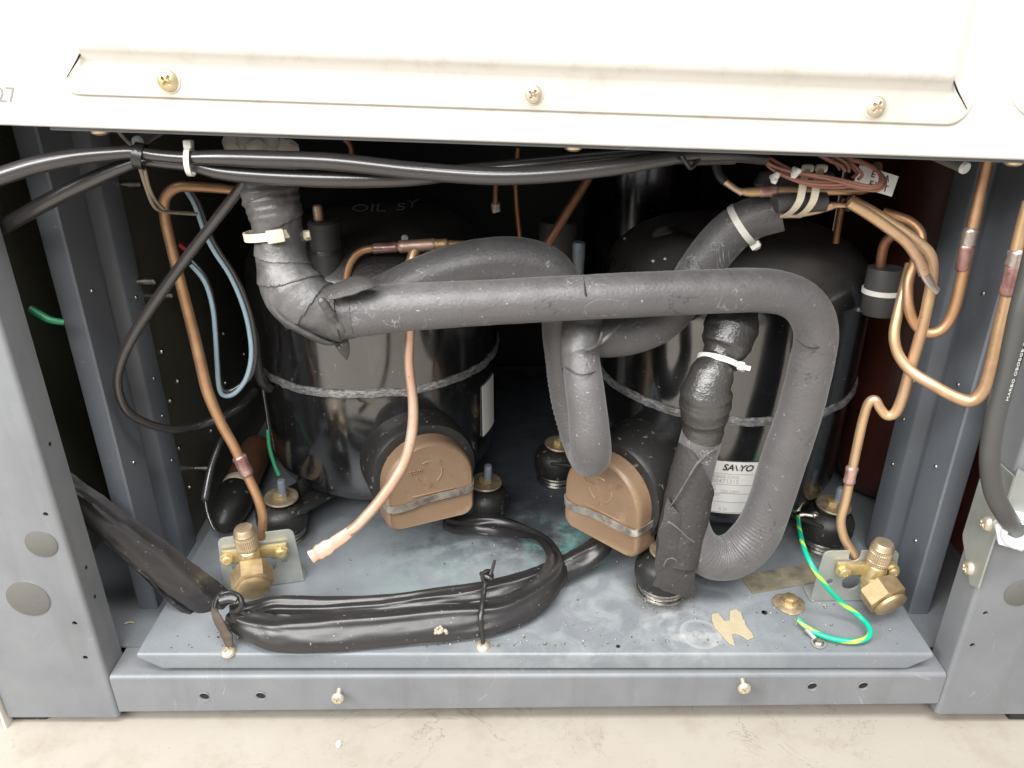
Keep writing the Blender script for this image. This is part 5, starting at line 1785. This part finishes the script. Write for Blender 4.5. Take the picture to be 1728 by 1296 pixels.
sleeve('wide flattened black sleeve curving back to the cover with the copper tube across it', pan_path([(385, 1040, 0.020, 18), (425, 1056, 0.018, 24), (465, 1068, 0.017, 30), (520, 1069, 0.016, 31), (600, 1063, 0.016, 31), (700, 1054, 0.016, 31), (780, 1048, 0.016, 30), (840, 1038, 0.017, 28), (890, 1016, 0.018, 26), (925, 985, 0.022, 24), (940, 952, 0.026, 24),
        (925, 922, 0.026, 24), (890, 902, 0.022, 23), (845, 888, 0.018, 20), (805, 883, 0.018, 17), (770, 886, 0.024, 15), (750, 880, 0.035, 14)]), 0.30, lambda s: (0.0, -0.72, 0.69) if s < 0.50 else (0.9 * min(1, (s - 0.50) * 5), -0.62, 0.65) if s < 0.72 else (0.9 - 2.0 * min(0.45, s - 0.72), -0.62, 0.7), 3.4, 0.5)
# ties with screws
t = thing('sleeve_tie', 'dirty black strap knotted round the sleeves and screwed to the pan edge', 'tie', PZ(385, 1095, 0))
m = M()
tube(m, pan_path([(378, 1000, 0.045, 4), (366, 1010, 0.040, 5), (362, 1030, 0.034, 7), (370, 1050, 0.026, 10), (382, 1072, 0.014, 12), (387, 1090, 0.005, 8)]), 12, 8, lambda s, p, nn_: 1 + 0.25 * noise.noise(p * 250), 0.5, (-0.5, -0.6, 0.5))
obj('strap', m, 'dirt', t)
m = M()
tube(m, pan_path([(362, 1026, 0.042, 4), (368, 1008, 0.046, 4), (385, 1000, 0.047, 4.5), (402, 1006, 0.044, 5), (408, 1020, 0.038, 5), (398, 1032, 0.032, 4)]), 10, 8)
obj('knot', m, 'vinyl', t)
m = M()
tube(m, pan_path([(370, 1012, 0.046, 8), (388, 1008, 0.047, 9), (400, 1012, 0.046, 6)]), 12, 6, None, 0.5)
obj('strap_end', m, 'vinyl', t)
t = thing('sleeve_tie', 'thin black cord knotted round the two sleeves with its tail sticking up', 'tie', PZ(815, 1085, 0))
m = M()
tube(m, pan_path([(815, 1084, 0.004, 4), (814, 1070, 0.012, 4), (811, 1048, 0.026, 5), (813, 1025, 0.033, 5), (816, 1005, 0.037, 4.5), (818, 985, 0.042, 4)]), 10, 8, lambda s, p, nn_: 1 + 0.2 * noise.noise(p * 200))
obj('cord', m, 'vinyl', t)
m = M()
torus(m, axis_frame(PZ(822, 973, 0.046), (0.5, -0.7, 0.4)), 0.0045, 0.0022, 24, 8)
tube(m, pan_path([(812, 968, 0.047, 4), (820, 972, 0.049, 5), (830, 978, 0.047, 4)]), 10, 6)
obj('knot', m, 'vinyl', t)
m = M()
tube(m, pan_path([(826, 975, 0.047, 3.5), (831, 960, 0.053, 3), (835, 945, 0.058, 2.5)]), 8, 6)
obj('cord_tail', m, 'vinyl', t)
m = M()
p = PZ(744, 1064, 0.028)
for q in range(14):
    pp = p + Vector((random.uniform(-.005, .005), random.uniform(-.003, .003), random.uniform(-.002, .002)))
    lathe(m, [(0.0001, -0.001), (0.0016, 0), (0.0012, 0.0014), (0.0001, 0.002)], axis_frame(pp, (random.uniform(-1, 1), random.uniform(-1, 0), 1)), 6)
obj('dust_clump', m, 'beige_wire', None, 'pale clump of dust on the wide flattened sleeve', 'dust', None, 'stuff')

# drier / plug lying at the left
t = thing('filter_drier', 'brown copper cylinder with pale band and black rubber nose lying beside the orange tube', 'drier', PZ(400, 830, 0.0))
ax = [PZ(436, 752, 0.024), PZ(402, 828, 0.024), PZ(372, 892, 0.016)]
d1 = (ax[1] - ax[0])
m = M()
lathe(m, [(0.0001, -0.012), (0.009, -0.008), (0.0165, 0.004), (0.018, 0.012), (0.018, d1.length), (0.0001, d1.length)], axis_frame(ax[0], d1), 36)
obj('body', m, 'brown_tube', t, 'brown tarnished cylinder')
m = M()
lathe(m, [(0.0184, -0.009), (0.0188, -0.008), (0.0188, 0.002), (0.0184, 0.003)], axis_frame(ax[1], d1), 36)
obj('pale_band', m, 'nylon_aged', t)
d2 = ax[2] - ax[1]
m = M()
L = d2.length
lathe(m, [(0.0190, 0.0), (0.0198, 0.004), (0.0198, L * 0.38), (0.0175, L * 0.62), (0.013, L * 0.82), (0.008, L * 0.95), (0.0045, L), (0.0001, L)], axis_frame(ax[1] + d1.normalized() * 0.001, d2), 36)
obj('rubber_nose', m, 'rubber', t)
for (u, v) in ((360, 878), (437, 737 + 120)):
    p = PZ(u, v, 0.002)
    m = M()
    screw_head(m, axis_frame(p, (0.2, -0.3, 1)), 0.005, 0.0035)
    obj('screw', m, 'steel', pan)

m = M()
q = [PY(u, v, 0.175) for u, v in ((1368, 772), (1386, 790), (1372, 872), (1352, 868))]
vs_ = [tuple(p) for p in q] + [tuple(p + Vector((0.004, 0.012, 0.0))) for p in q]
m.add(vs_, [[0, 1, 2, 3], [7, 6, 5, 4], [0, 4, 5, 1], [1, 5, 6, 2], [2, 6, 7, 3], [3, 7, 4, 0]])
obj('heater_clamp', m, 'tar_tape', compR, 'glossy black clamp plate on the flank')
# cable ties on the pipes
p = PY(461, 393, 0.059)
cable_tie('cream cable tie round the taped elbow with a chunky head', p, (0.12, -0.1, -1), 0.0195, 0.0058, (0.38, -1, 0), 'nylon_aged', None, 0.0, 1.9)
p = PY(470, 400, 0.075)
cable_tie('second cream cable tie end sticking out behind the taped elbow', PY(489, 404, 0.068), (0.2, -0.3, -1), 0.011, 0.0050, (1, -0.6, -0.1), 'nylon_aged', None, 0.007, 1.6)
p0, p1 = PY(1240, 387, 0.112), PY(1268, 369, 0.109)
cable_tie('white cable tie round the insulated arm over the dome', p0.lerp(p1, 0.45), p1 - p0, 0.0168, 0.0052, (0.45, -0.3, -1), 'nylon', None, 0.003, 1.2)
cable_tie('white cable tie cinching the tar-taped joint above the label', PY(1213, 611, 0.0905), (0.38, 0.62, 1), 0.0168, 0.0046, (0.9, -0.75, -0.1), 'nylon', None, 0.006, 1.2)
for i, (u, du) in enumerate(((1352, 0), (1375, 6))):
    t = thing('cable_tie', ('yellowed cable tie on the sensor sleeve, the one nearer the end of the insulated arm', 'yellowed cable tie on the sensor sleeve, the one nearer the printed tag')[i], 'cable tie', PY(u, 330, 0.06), TIES)
    m = M()
    pts_ = [(u + 10, 288, 0.068), (u + 6, 300, 0.062), (u + 2, 320, 0.0595), (u - 2, 338, 0.0585), (u - 12, 354, 0.063), (u - 26, 365, 0.072), (u - 30, 368, 0.079)]
    cs = crspline([tuple(PY(*q)) for q in pts_], 6)
    vs_, fs = [], []
    for j, q in enumerate(cs):
        q = Vector(q)
        for sx_, sy_ in ((-1, 0), (1, 0), (1, 1), (-1, 1)):
            vs_.append(q + Vector((sx_ * 0.0026, sy_ * 0.0011, 0)))
    for j in range(len(cs) - 1):
        for k_ in range(4):
            fs.append([j * 4 + k_, j * 4 + (k_ + 1) % 4, j * 4 + 4 + (k_ + 1) % 4, j * 4 + 4 + k_])
    fs += [[0, 1, 2, 3], [len(cs) * 4 - 4 + q for q in (3, 2, 1, 0)]]
    m.add(vs_, fs)
    obj('strap', m, 'nylon_aged', t)
    m = M()
    box(m, tuple(PY(u + 11, 284, 0.072)), (0.0085, 0.006, 0.0055), None, 0.002)
    obj('head', m, 'nylon_aged', t)

# pink sensor wires coiled at the top right with printed tag
t = thing('sensor_wire_coil', 'coil of pinkish-brown sensor wires with a printed tag under the cream edge', 'wire', PY(1390, 300, 0.06))
loops_ = [[(1292, 262, 0.060), (1298, 276, 0.056), (1330, 288, 0.052), (1390, 297, 0.048), (1440, 308, 0.046), (1470, 314, 0.046), (1484, 308, 0.048), (1484, 294, 0.054), (1466, 278, 0.062), (1430, 266, 0.070), (1400, 262, 0.076)],
          [(1290, 266, 0.061), (1300, 283, 0.057), (1335, 300, 0.053), (1370, 310, 0.050), (1410, 312, 0.048), (1440, 309, 0.048)],
          [(1300, 268, 0.060), (1322, 280, 0.056), (1345, 290, 0.052), (1400, 302, 0.047), (1450, 315, 0.0455), (1476, 317, 0.046), (1489, 306, 0.049), (1480, 288, 0.057), (1450, 270, 0.066)],
          [(1296, 272, 0.0605), (1312, 286, 0.057), (1350, 303, 0.052), (1385, 307, 0.050), (1430, 307, 0.049)],
          [(1386, 262, 0.062), (1404, 272, 0.058), (1420, 280, 0.054), (1427, 290, 0.052)], [(1400, 260, 0.062), (1416, 268, 0.058), (1430, 278, 0.054), (1433, 291, 0.052)],
          [(1418, 262, 0.063), (1434, 274, 0.057), (1450, 288, 0.052), (1455, 296, 0.051), (1448, 303, 0.050)]]
for lp in [list(q) for q in loops_[:4]]:
    loops_.append([(u + 5, v + 4, y + 0.003) for u, v, y in lp])
for lp in [list(q) for q in loops_[4:7]]:
    loops_.append([(u - 9, v - 3, y + 0.004) for u, v, y in lp])
for lp in loops_:
    m = M()
    tube(m, px_path([(u, v, y, 2.8) for u, v, y in lp]), 10, 12)
    obj('wire', m, 'pink_wire', t)
m = M()
fr_ = frame(PY(1478, 305, 0.065), (1, 0, -0.28), (0.1, -1, 0.25))
box(m, (0, 0, 0), (0.030, 0.0145, 0.0006), fr_, 0.0002)
tg_ = obj('tag', m, 'paper', t, 'small white printed tag')
m = M()
text(m, 'EVA', 0.0062, fr_ @ T(0.002, 0.0034, 0.0005), 0.00005, 0, 0.0001, 'CENTER', 1.5)
text(m, 'EXIT', 0.0062, fr_ @ T(0.003, -0.0034, 0.0005), 0.00005, 0, 0.0001, 'CENTER', 1.2)
obj('print', m, 'ink', tg_)
for (u, v, y) in ((1307, 300, 0.052), (1343, 290, 0.048)):
    m = M()
    c0 = PY(u, v, y)
    lathe(m, [(0.0022, -0.0022), (0.0034, -0.0015), (0.0032, 0.0016), (0.0020, 0.0022)], axis_frame(c0, (1, 0.2, -0.4)), 12, lambda r, z, a: (r * (1 + 0.35 * math.sin(3 * a + u)), z))
    obj('tape_tag', m, 'paper', t)

# white-ended standoffs, putty round the pipe
for (u, v, lb) in ((231, 241, 'pale grey standoff rod with white end above the crossing of the thick cables'), (1630, 284, 'pale grey standoff rod with white end before the right upright channel')):
    t = thing('standoff', lb, 'standoff', PY(u, v, 0.03), 'white-tipped standoff rods')
    p = PY(u, v, 0.03)
    r_ = 10.5 * SY(u, v, 0.03)
    m = M()
    dr = Vector((0.25 if u < 800 else -0.45, 1, 0.22))
    lathe(m, [(r_ * 0.94, 0.001), (r_ * 0.95, 0.045), (r_ * 1.5, 0.06), (0.0001, 0.06)], axis_frame(p, dr), 24)
    obj('rod', m, 'knockout', t)
    m = M()
    lathe(m, [(0.0001, -0.0008), (r_ * 0.85, -0.0006), (r_, 0.0004), (r_, 0.002), (0.0001, 0.002)], axis_frame(p, dr), 24)
    obj('white_tip', m, 'white_nylon', t)
m = M()
for q in range(16):
    u, v = random.uniform(395, 500), random.uniform(243, 257)
    p = PY(u, v, random.uniform(0.035, 0.055))
    a = [(0.0001, -0.006), (0.006, -0.003), (0.0075, 0.001), (0.005, 0.006), (0.0001, 0.008)]
    lathe(m, a, axis_frame(p, (random.uniform(-1, 1), random.uniform(-1, 0.2), random.uniform(-.6, 1))), 10, lambda r, z, an: (r * (1 + 0.4 * noise.noise((math.cos(an) * 2, math.sin(an) * 2 + q, z * 300))), z))
obj('sealing_putty', m, 'putty', None, 'crumpled beige sealing putty above the taped elbow', 'putty', None, 'stuff')

# ================================================================ RIGHT SIDE: cable, gland plate, tank
t = thing('gland_plate', 'bent zinc plate screwed to the right post holding a white cable gland', 'plate', PY(1650, 990, 0))
xg = XR - 0.0018
zb_, zt_ = PY(1648, 993, 0).z, PY(1690, 800, 0).z
m = M()
YZ = Matrix(((0, 0, -1, xg), (1, 0, 0, 0), (0, 1, 0, 0), (0, 0, 0, 1)))
sheet(m, [[(0.004, zb_), (-0.004, zb_ + 0.004), (-0.004, zt_), (0.031, zt_), (0.031, zb_ + 0.030), (0.029, zb_ + 0.026), (0.006, zb_)]], 0.0016, YZ, 0.0002)
zk = PY(1692, 900, 0).z
ptop = PY(1688, 795, -0.004)
sheet(m, [[(xg, zk), (xg + 0.012, zk - 0.006), (OXR - 0.004, zk - 0.006), (OXR - 0.004, ptop.z - 0.05), (xg, ptop.z + 0.002)]], 0.0016, front(-0.0040), 0.0002)
obj('plate', m, 'galvanised', t)
for (u, v) in ((1666, 883), (1636, 958)):
    a, dy, dz = ray(u, v)
    tt = (xg - 0.001) / a
    p = Vector((xg - 0.001, dy * tt - CD, CH + dz * tt))
    m = M()
    screw_head(m, axis_frame(p, (-1, -0.12, 0.05)), 0.0062, 0.0042)
    obj('screw', m, 'pale_screw', t)
g0 = PY(1716, 893, -0.006)
g0.y = -0.005
m = M()
gd = Vector((-0.30, -1, 0.15)).normalized()
hexprism(m, axis_frame(g0, gd) @ Matrix.Rotation(0.3, 4, 'Z'), 0.0165, 0.007, 0.0012)
gl = obj('gland_nut', m, 'white_nylon', t)
m = M()
lathe(m, [(0.013, 0.006), (0.0125, 0.011), (0.011, 0.0125), (0.0092, 0.0125), (0.0085, 0.006)], axis_frame(g0, gd), 32)
obj('gland_collar', m, 'white_nylon', t)
gc = px_path([(1752, 400, 0.000, 17), (1735, 470, -0.004, 16.5), (1718, 535, -0.008, 16), (1699, 630, -0.012, 16), (1679, 707, -0.016, 16), (1670, 770, -0.018, 16), (1676, 825, -0.018, 16), (1692, 862, -0.017, 16)])
ge = g0 + gd * 0.002
gc.append((ge.x - 0.001, ge.y, ge.z, gc[-1][3]))
t = thing('grey_cable', 'grey round power cable with tiny white print entering the white gland', 'cable', ge)
m = M()
tube(m, gc, 20, 12)
obj('sheath', m, 'grey_cable', t)
pa, pb = PY(1728, 575, -0.019), PY(1700, 665, -0.024)
m = M()
ln = (pb - pa)
fr_ = frame(pa.lerp(pb, 0.45), -ln, (0.45, -0.85, 0.1))
text(m, 'MARBO OBOBGB OVBB', 0.0042, fr_ @ T(0, 0, 0.0012), 0.00005, 0, 0, 'CENTER', 1.15)
obj('print', m, 'white_print', t)
# red-brown receiver tank behind the right channel
m = M()
TX, TY, TR = 0.432, 0.285, 0.052
lathe(m, [(0.0001, -0.012), (0.02, -0.010), (0.040, 0.0), (0.049, 0.014), (0.052, 0.032), (0.052, 0.42), (0.046, 0.445), (0.02, 0.46), (0.0001, 0.462)], T(TX, TY, -0.006), 48)
obj('receiver_tank', m, 'tank_red', None, 'dark red-brown upright tank behind the right upright channel', 'tank')
# black accumulator behind
m = M()
lathe(m, [(0.0001, 0.0), (0.05, 0.002), (0.07, 0.02), (0.072, 0.04), (0.072, 0.40), (0.06, 0.44), (0.03, 0.452), (0.0001, 0.454)], T(0.165, 0.515, -0.0), 48)
obj('accumulator', m, 'black_enamel', None, 'tall black accumulator vessel in the dark behind the SANYO compressor', 'vessel')
# caps on discharge stubs
p = PY(553, 440, 0.185)
t = thing('rubber_cap', 'grey rubber cap on a stub of the compressor marked OIL beside the taped elbow', 'cap', p, 'rubber caps on compressor stubs')
m = M()
lathe(m, [(0.0135, -0.02), (0.014, 0.0), (0.014, 0.035), (0.012, 0.037), (0.0001, 0.037)], axis_frame(p, (0, 0, 1)), 28)
cp = obj('cap', m, 'cap_rubber', t)
m = M()
lathe(m, [(0.0045, 0), (0.0045, 0.012), (0.003, 0.014), (0.0001, 0.014)], axis_frame(p + Vector((-0.004, 0, 0.036)), (0, 0, 1)), 14)
obj('tip', m, 'copper_pink', t)
m = M()
band(m, axis_frame(p + Vector((0, 0, 0.008)), (0, 0.15, 1)), 0.0142, 0.004, 0.0008)
obj('strap', m, 'tar_tape', t)
p = PY(942, 418, 0.30)
t = thing('rubber_cap', 'grey rubber cap behind the arched pipe where the slanting copper rises', 'cap', p, 'rubber caps on compressor stubs')
m = M()
lathe(m, [(0.02, -0.05), (0.02, 0.0), (0.0205, 0.026), (0.019, 0.029), (0.0001, 0.029)], axis_frame(p, (0, 0, 1)), 28)
obj('cap', m, 'cap_rubber', t)
p = PY(976, 440, 0.22)
m = M()
lathe(m, [(0.0055, -0.05), (0.0055, 0.0), (0.006, 0.001), (0.006, 0.016), (0.005, 0.018), (0.0001, 0.018)], axis_frame(p, (0, 0, 1)), 16)
obj('threaded_stud', m, 'grey_stud', None, 'dark threaded stud upright behind the arched pipe', 'stud')
p = PY(648, 455, 0.150)
m = M()
lathe(m, [(0.0001, -0.018), (0.022, -0.014), (0.031, 0.0), (0.030, 0.008), (0.022, 0.014), (0.0001, 0.017)], axis_frame(p, (0.05, -0.4, 1)), 36)
obj('terminal_boot', m, 'tar_tape', None, 'glossy black domed boot under the copper tee', 'boot')

# scraps on the floor and in the tray
m = M()
q = PZ(572, 1258, FLOOR_Z)
pts = [(568, 1253), (574, 1250), (576, 1256), (573, 1262), (568, 1262), (567, 1257)]
sheet(m, [[(PZ(u, v, FLOOR_Z).x, PZ(u, v, FLOOR_Z).y) for u, v in pts]], 0.0004, T(0, 0, FLOOR_Z + 0.0008))
obj('paper_scrap', m, 'paper', None, 'tiny white scrap of paper on the concrete floor', 'scrap')
m = M()
tube(m, [(*PZ(u, v, -0.0185), 0.0009) for u, v in ((210, 1053), (218, 1050), (227, 1051))], 6, 4)
obj('wood_splinter', m, 'beige_wire', None, 'small pale splinter lying in the tray behind the post with knockouts', 'splinter')

# loose grit on the pan, thickest along the front lip and in the tray corners
m = M()
rg_ = random.Random(3)
for q in range(420):
    if q < 190:
        x, y = rg_.uniform(-0.30, 0.345), 0.012 + abs(rg_.gauss(0, 0.035))
    elif q < 300:
        x, y = rg_.uniform(-0.31, 0.35), rg_.uniform(0.03, 0.25)
    elif q < 360:
        x, y = PZ(745, 1085, 0).x + rg_.gauss(0, 0.10), PZ(745, 1092, 0).y + abs(rg_.gauss(0, 0.004))
    else:
        a_ = rg_.choice(((385, 1075), (1120, 1012), (1310, 1040), (1385, 1010)))
        pc = PZ(a_[0], a_[1], 0)
        x, y = pc.x + rg_.gauss(0, 0.014), pc.y + rg_.gauss(0, 0.009)
    if not (-0.312 < x < 0.352 and 0.011 < y < 0.38):
        continue
    z = 0.0002
    r_ = abs(rg_.gauss(0, 0.00045)) + 0.00025
    ax_ = Vector((rg_.uniform(-1, 1), rg_.uniform(-1, 1), 0.4))
    lathe(m, [(0.0001, -r_), (r_ * 1.0, -r_ * 0.2), (r_ * 0.8, r_ * 0.7), (0.0001, r_ * rg_.uniform(0.9, 2.2))], axis_frame((x, y, z + r_ * 0.5), ax_), 5)
obj('grit', m, 'grit', None, 'fine pale and brown grit scattered over the base pan', 'grit', None, 'stuff')
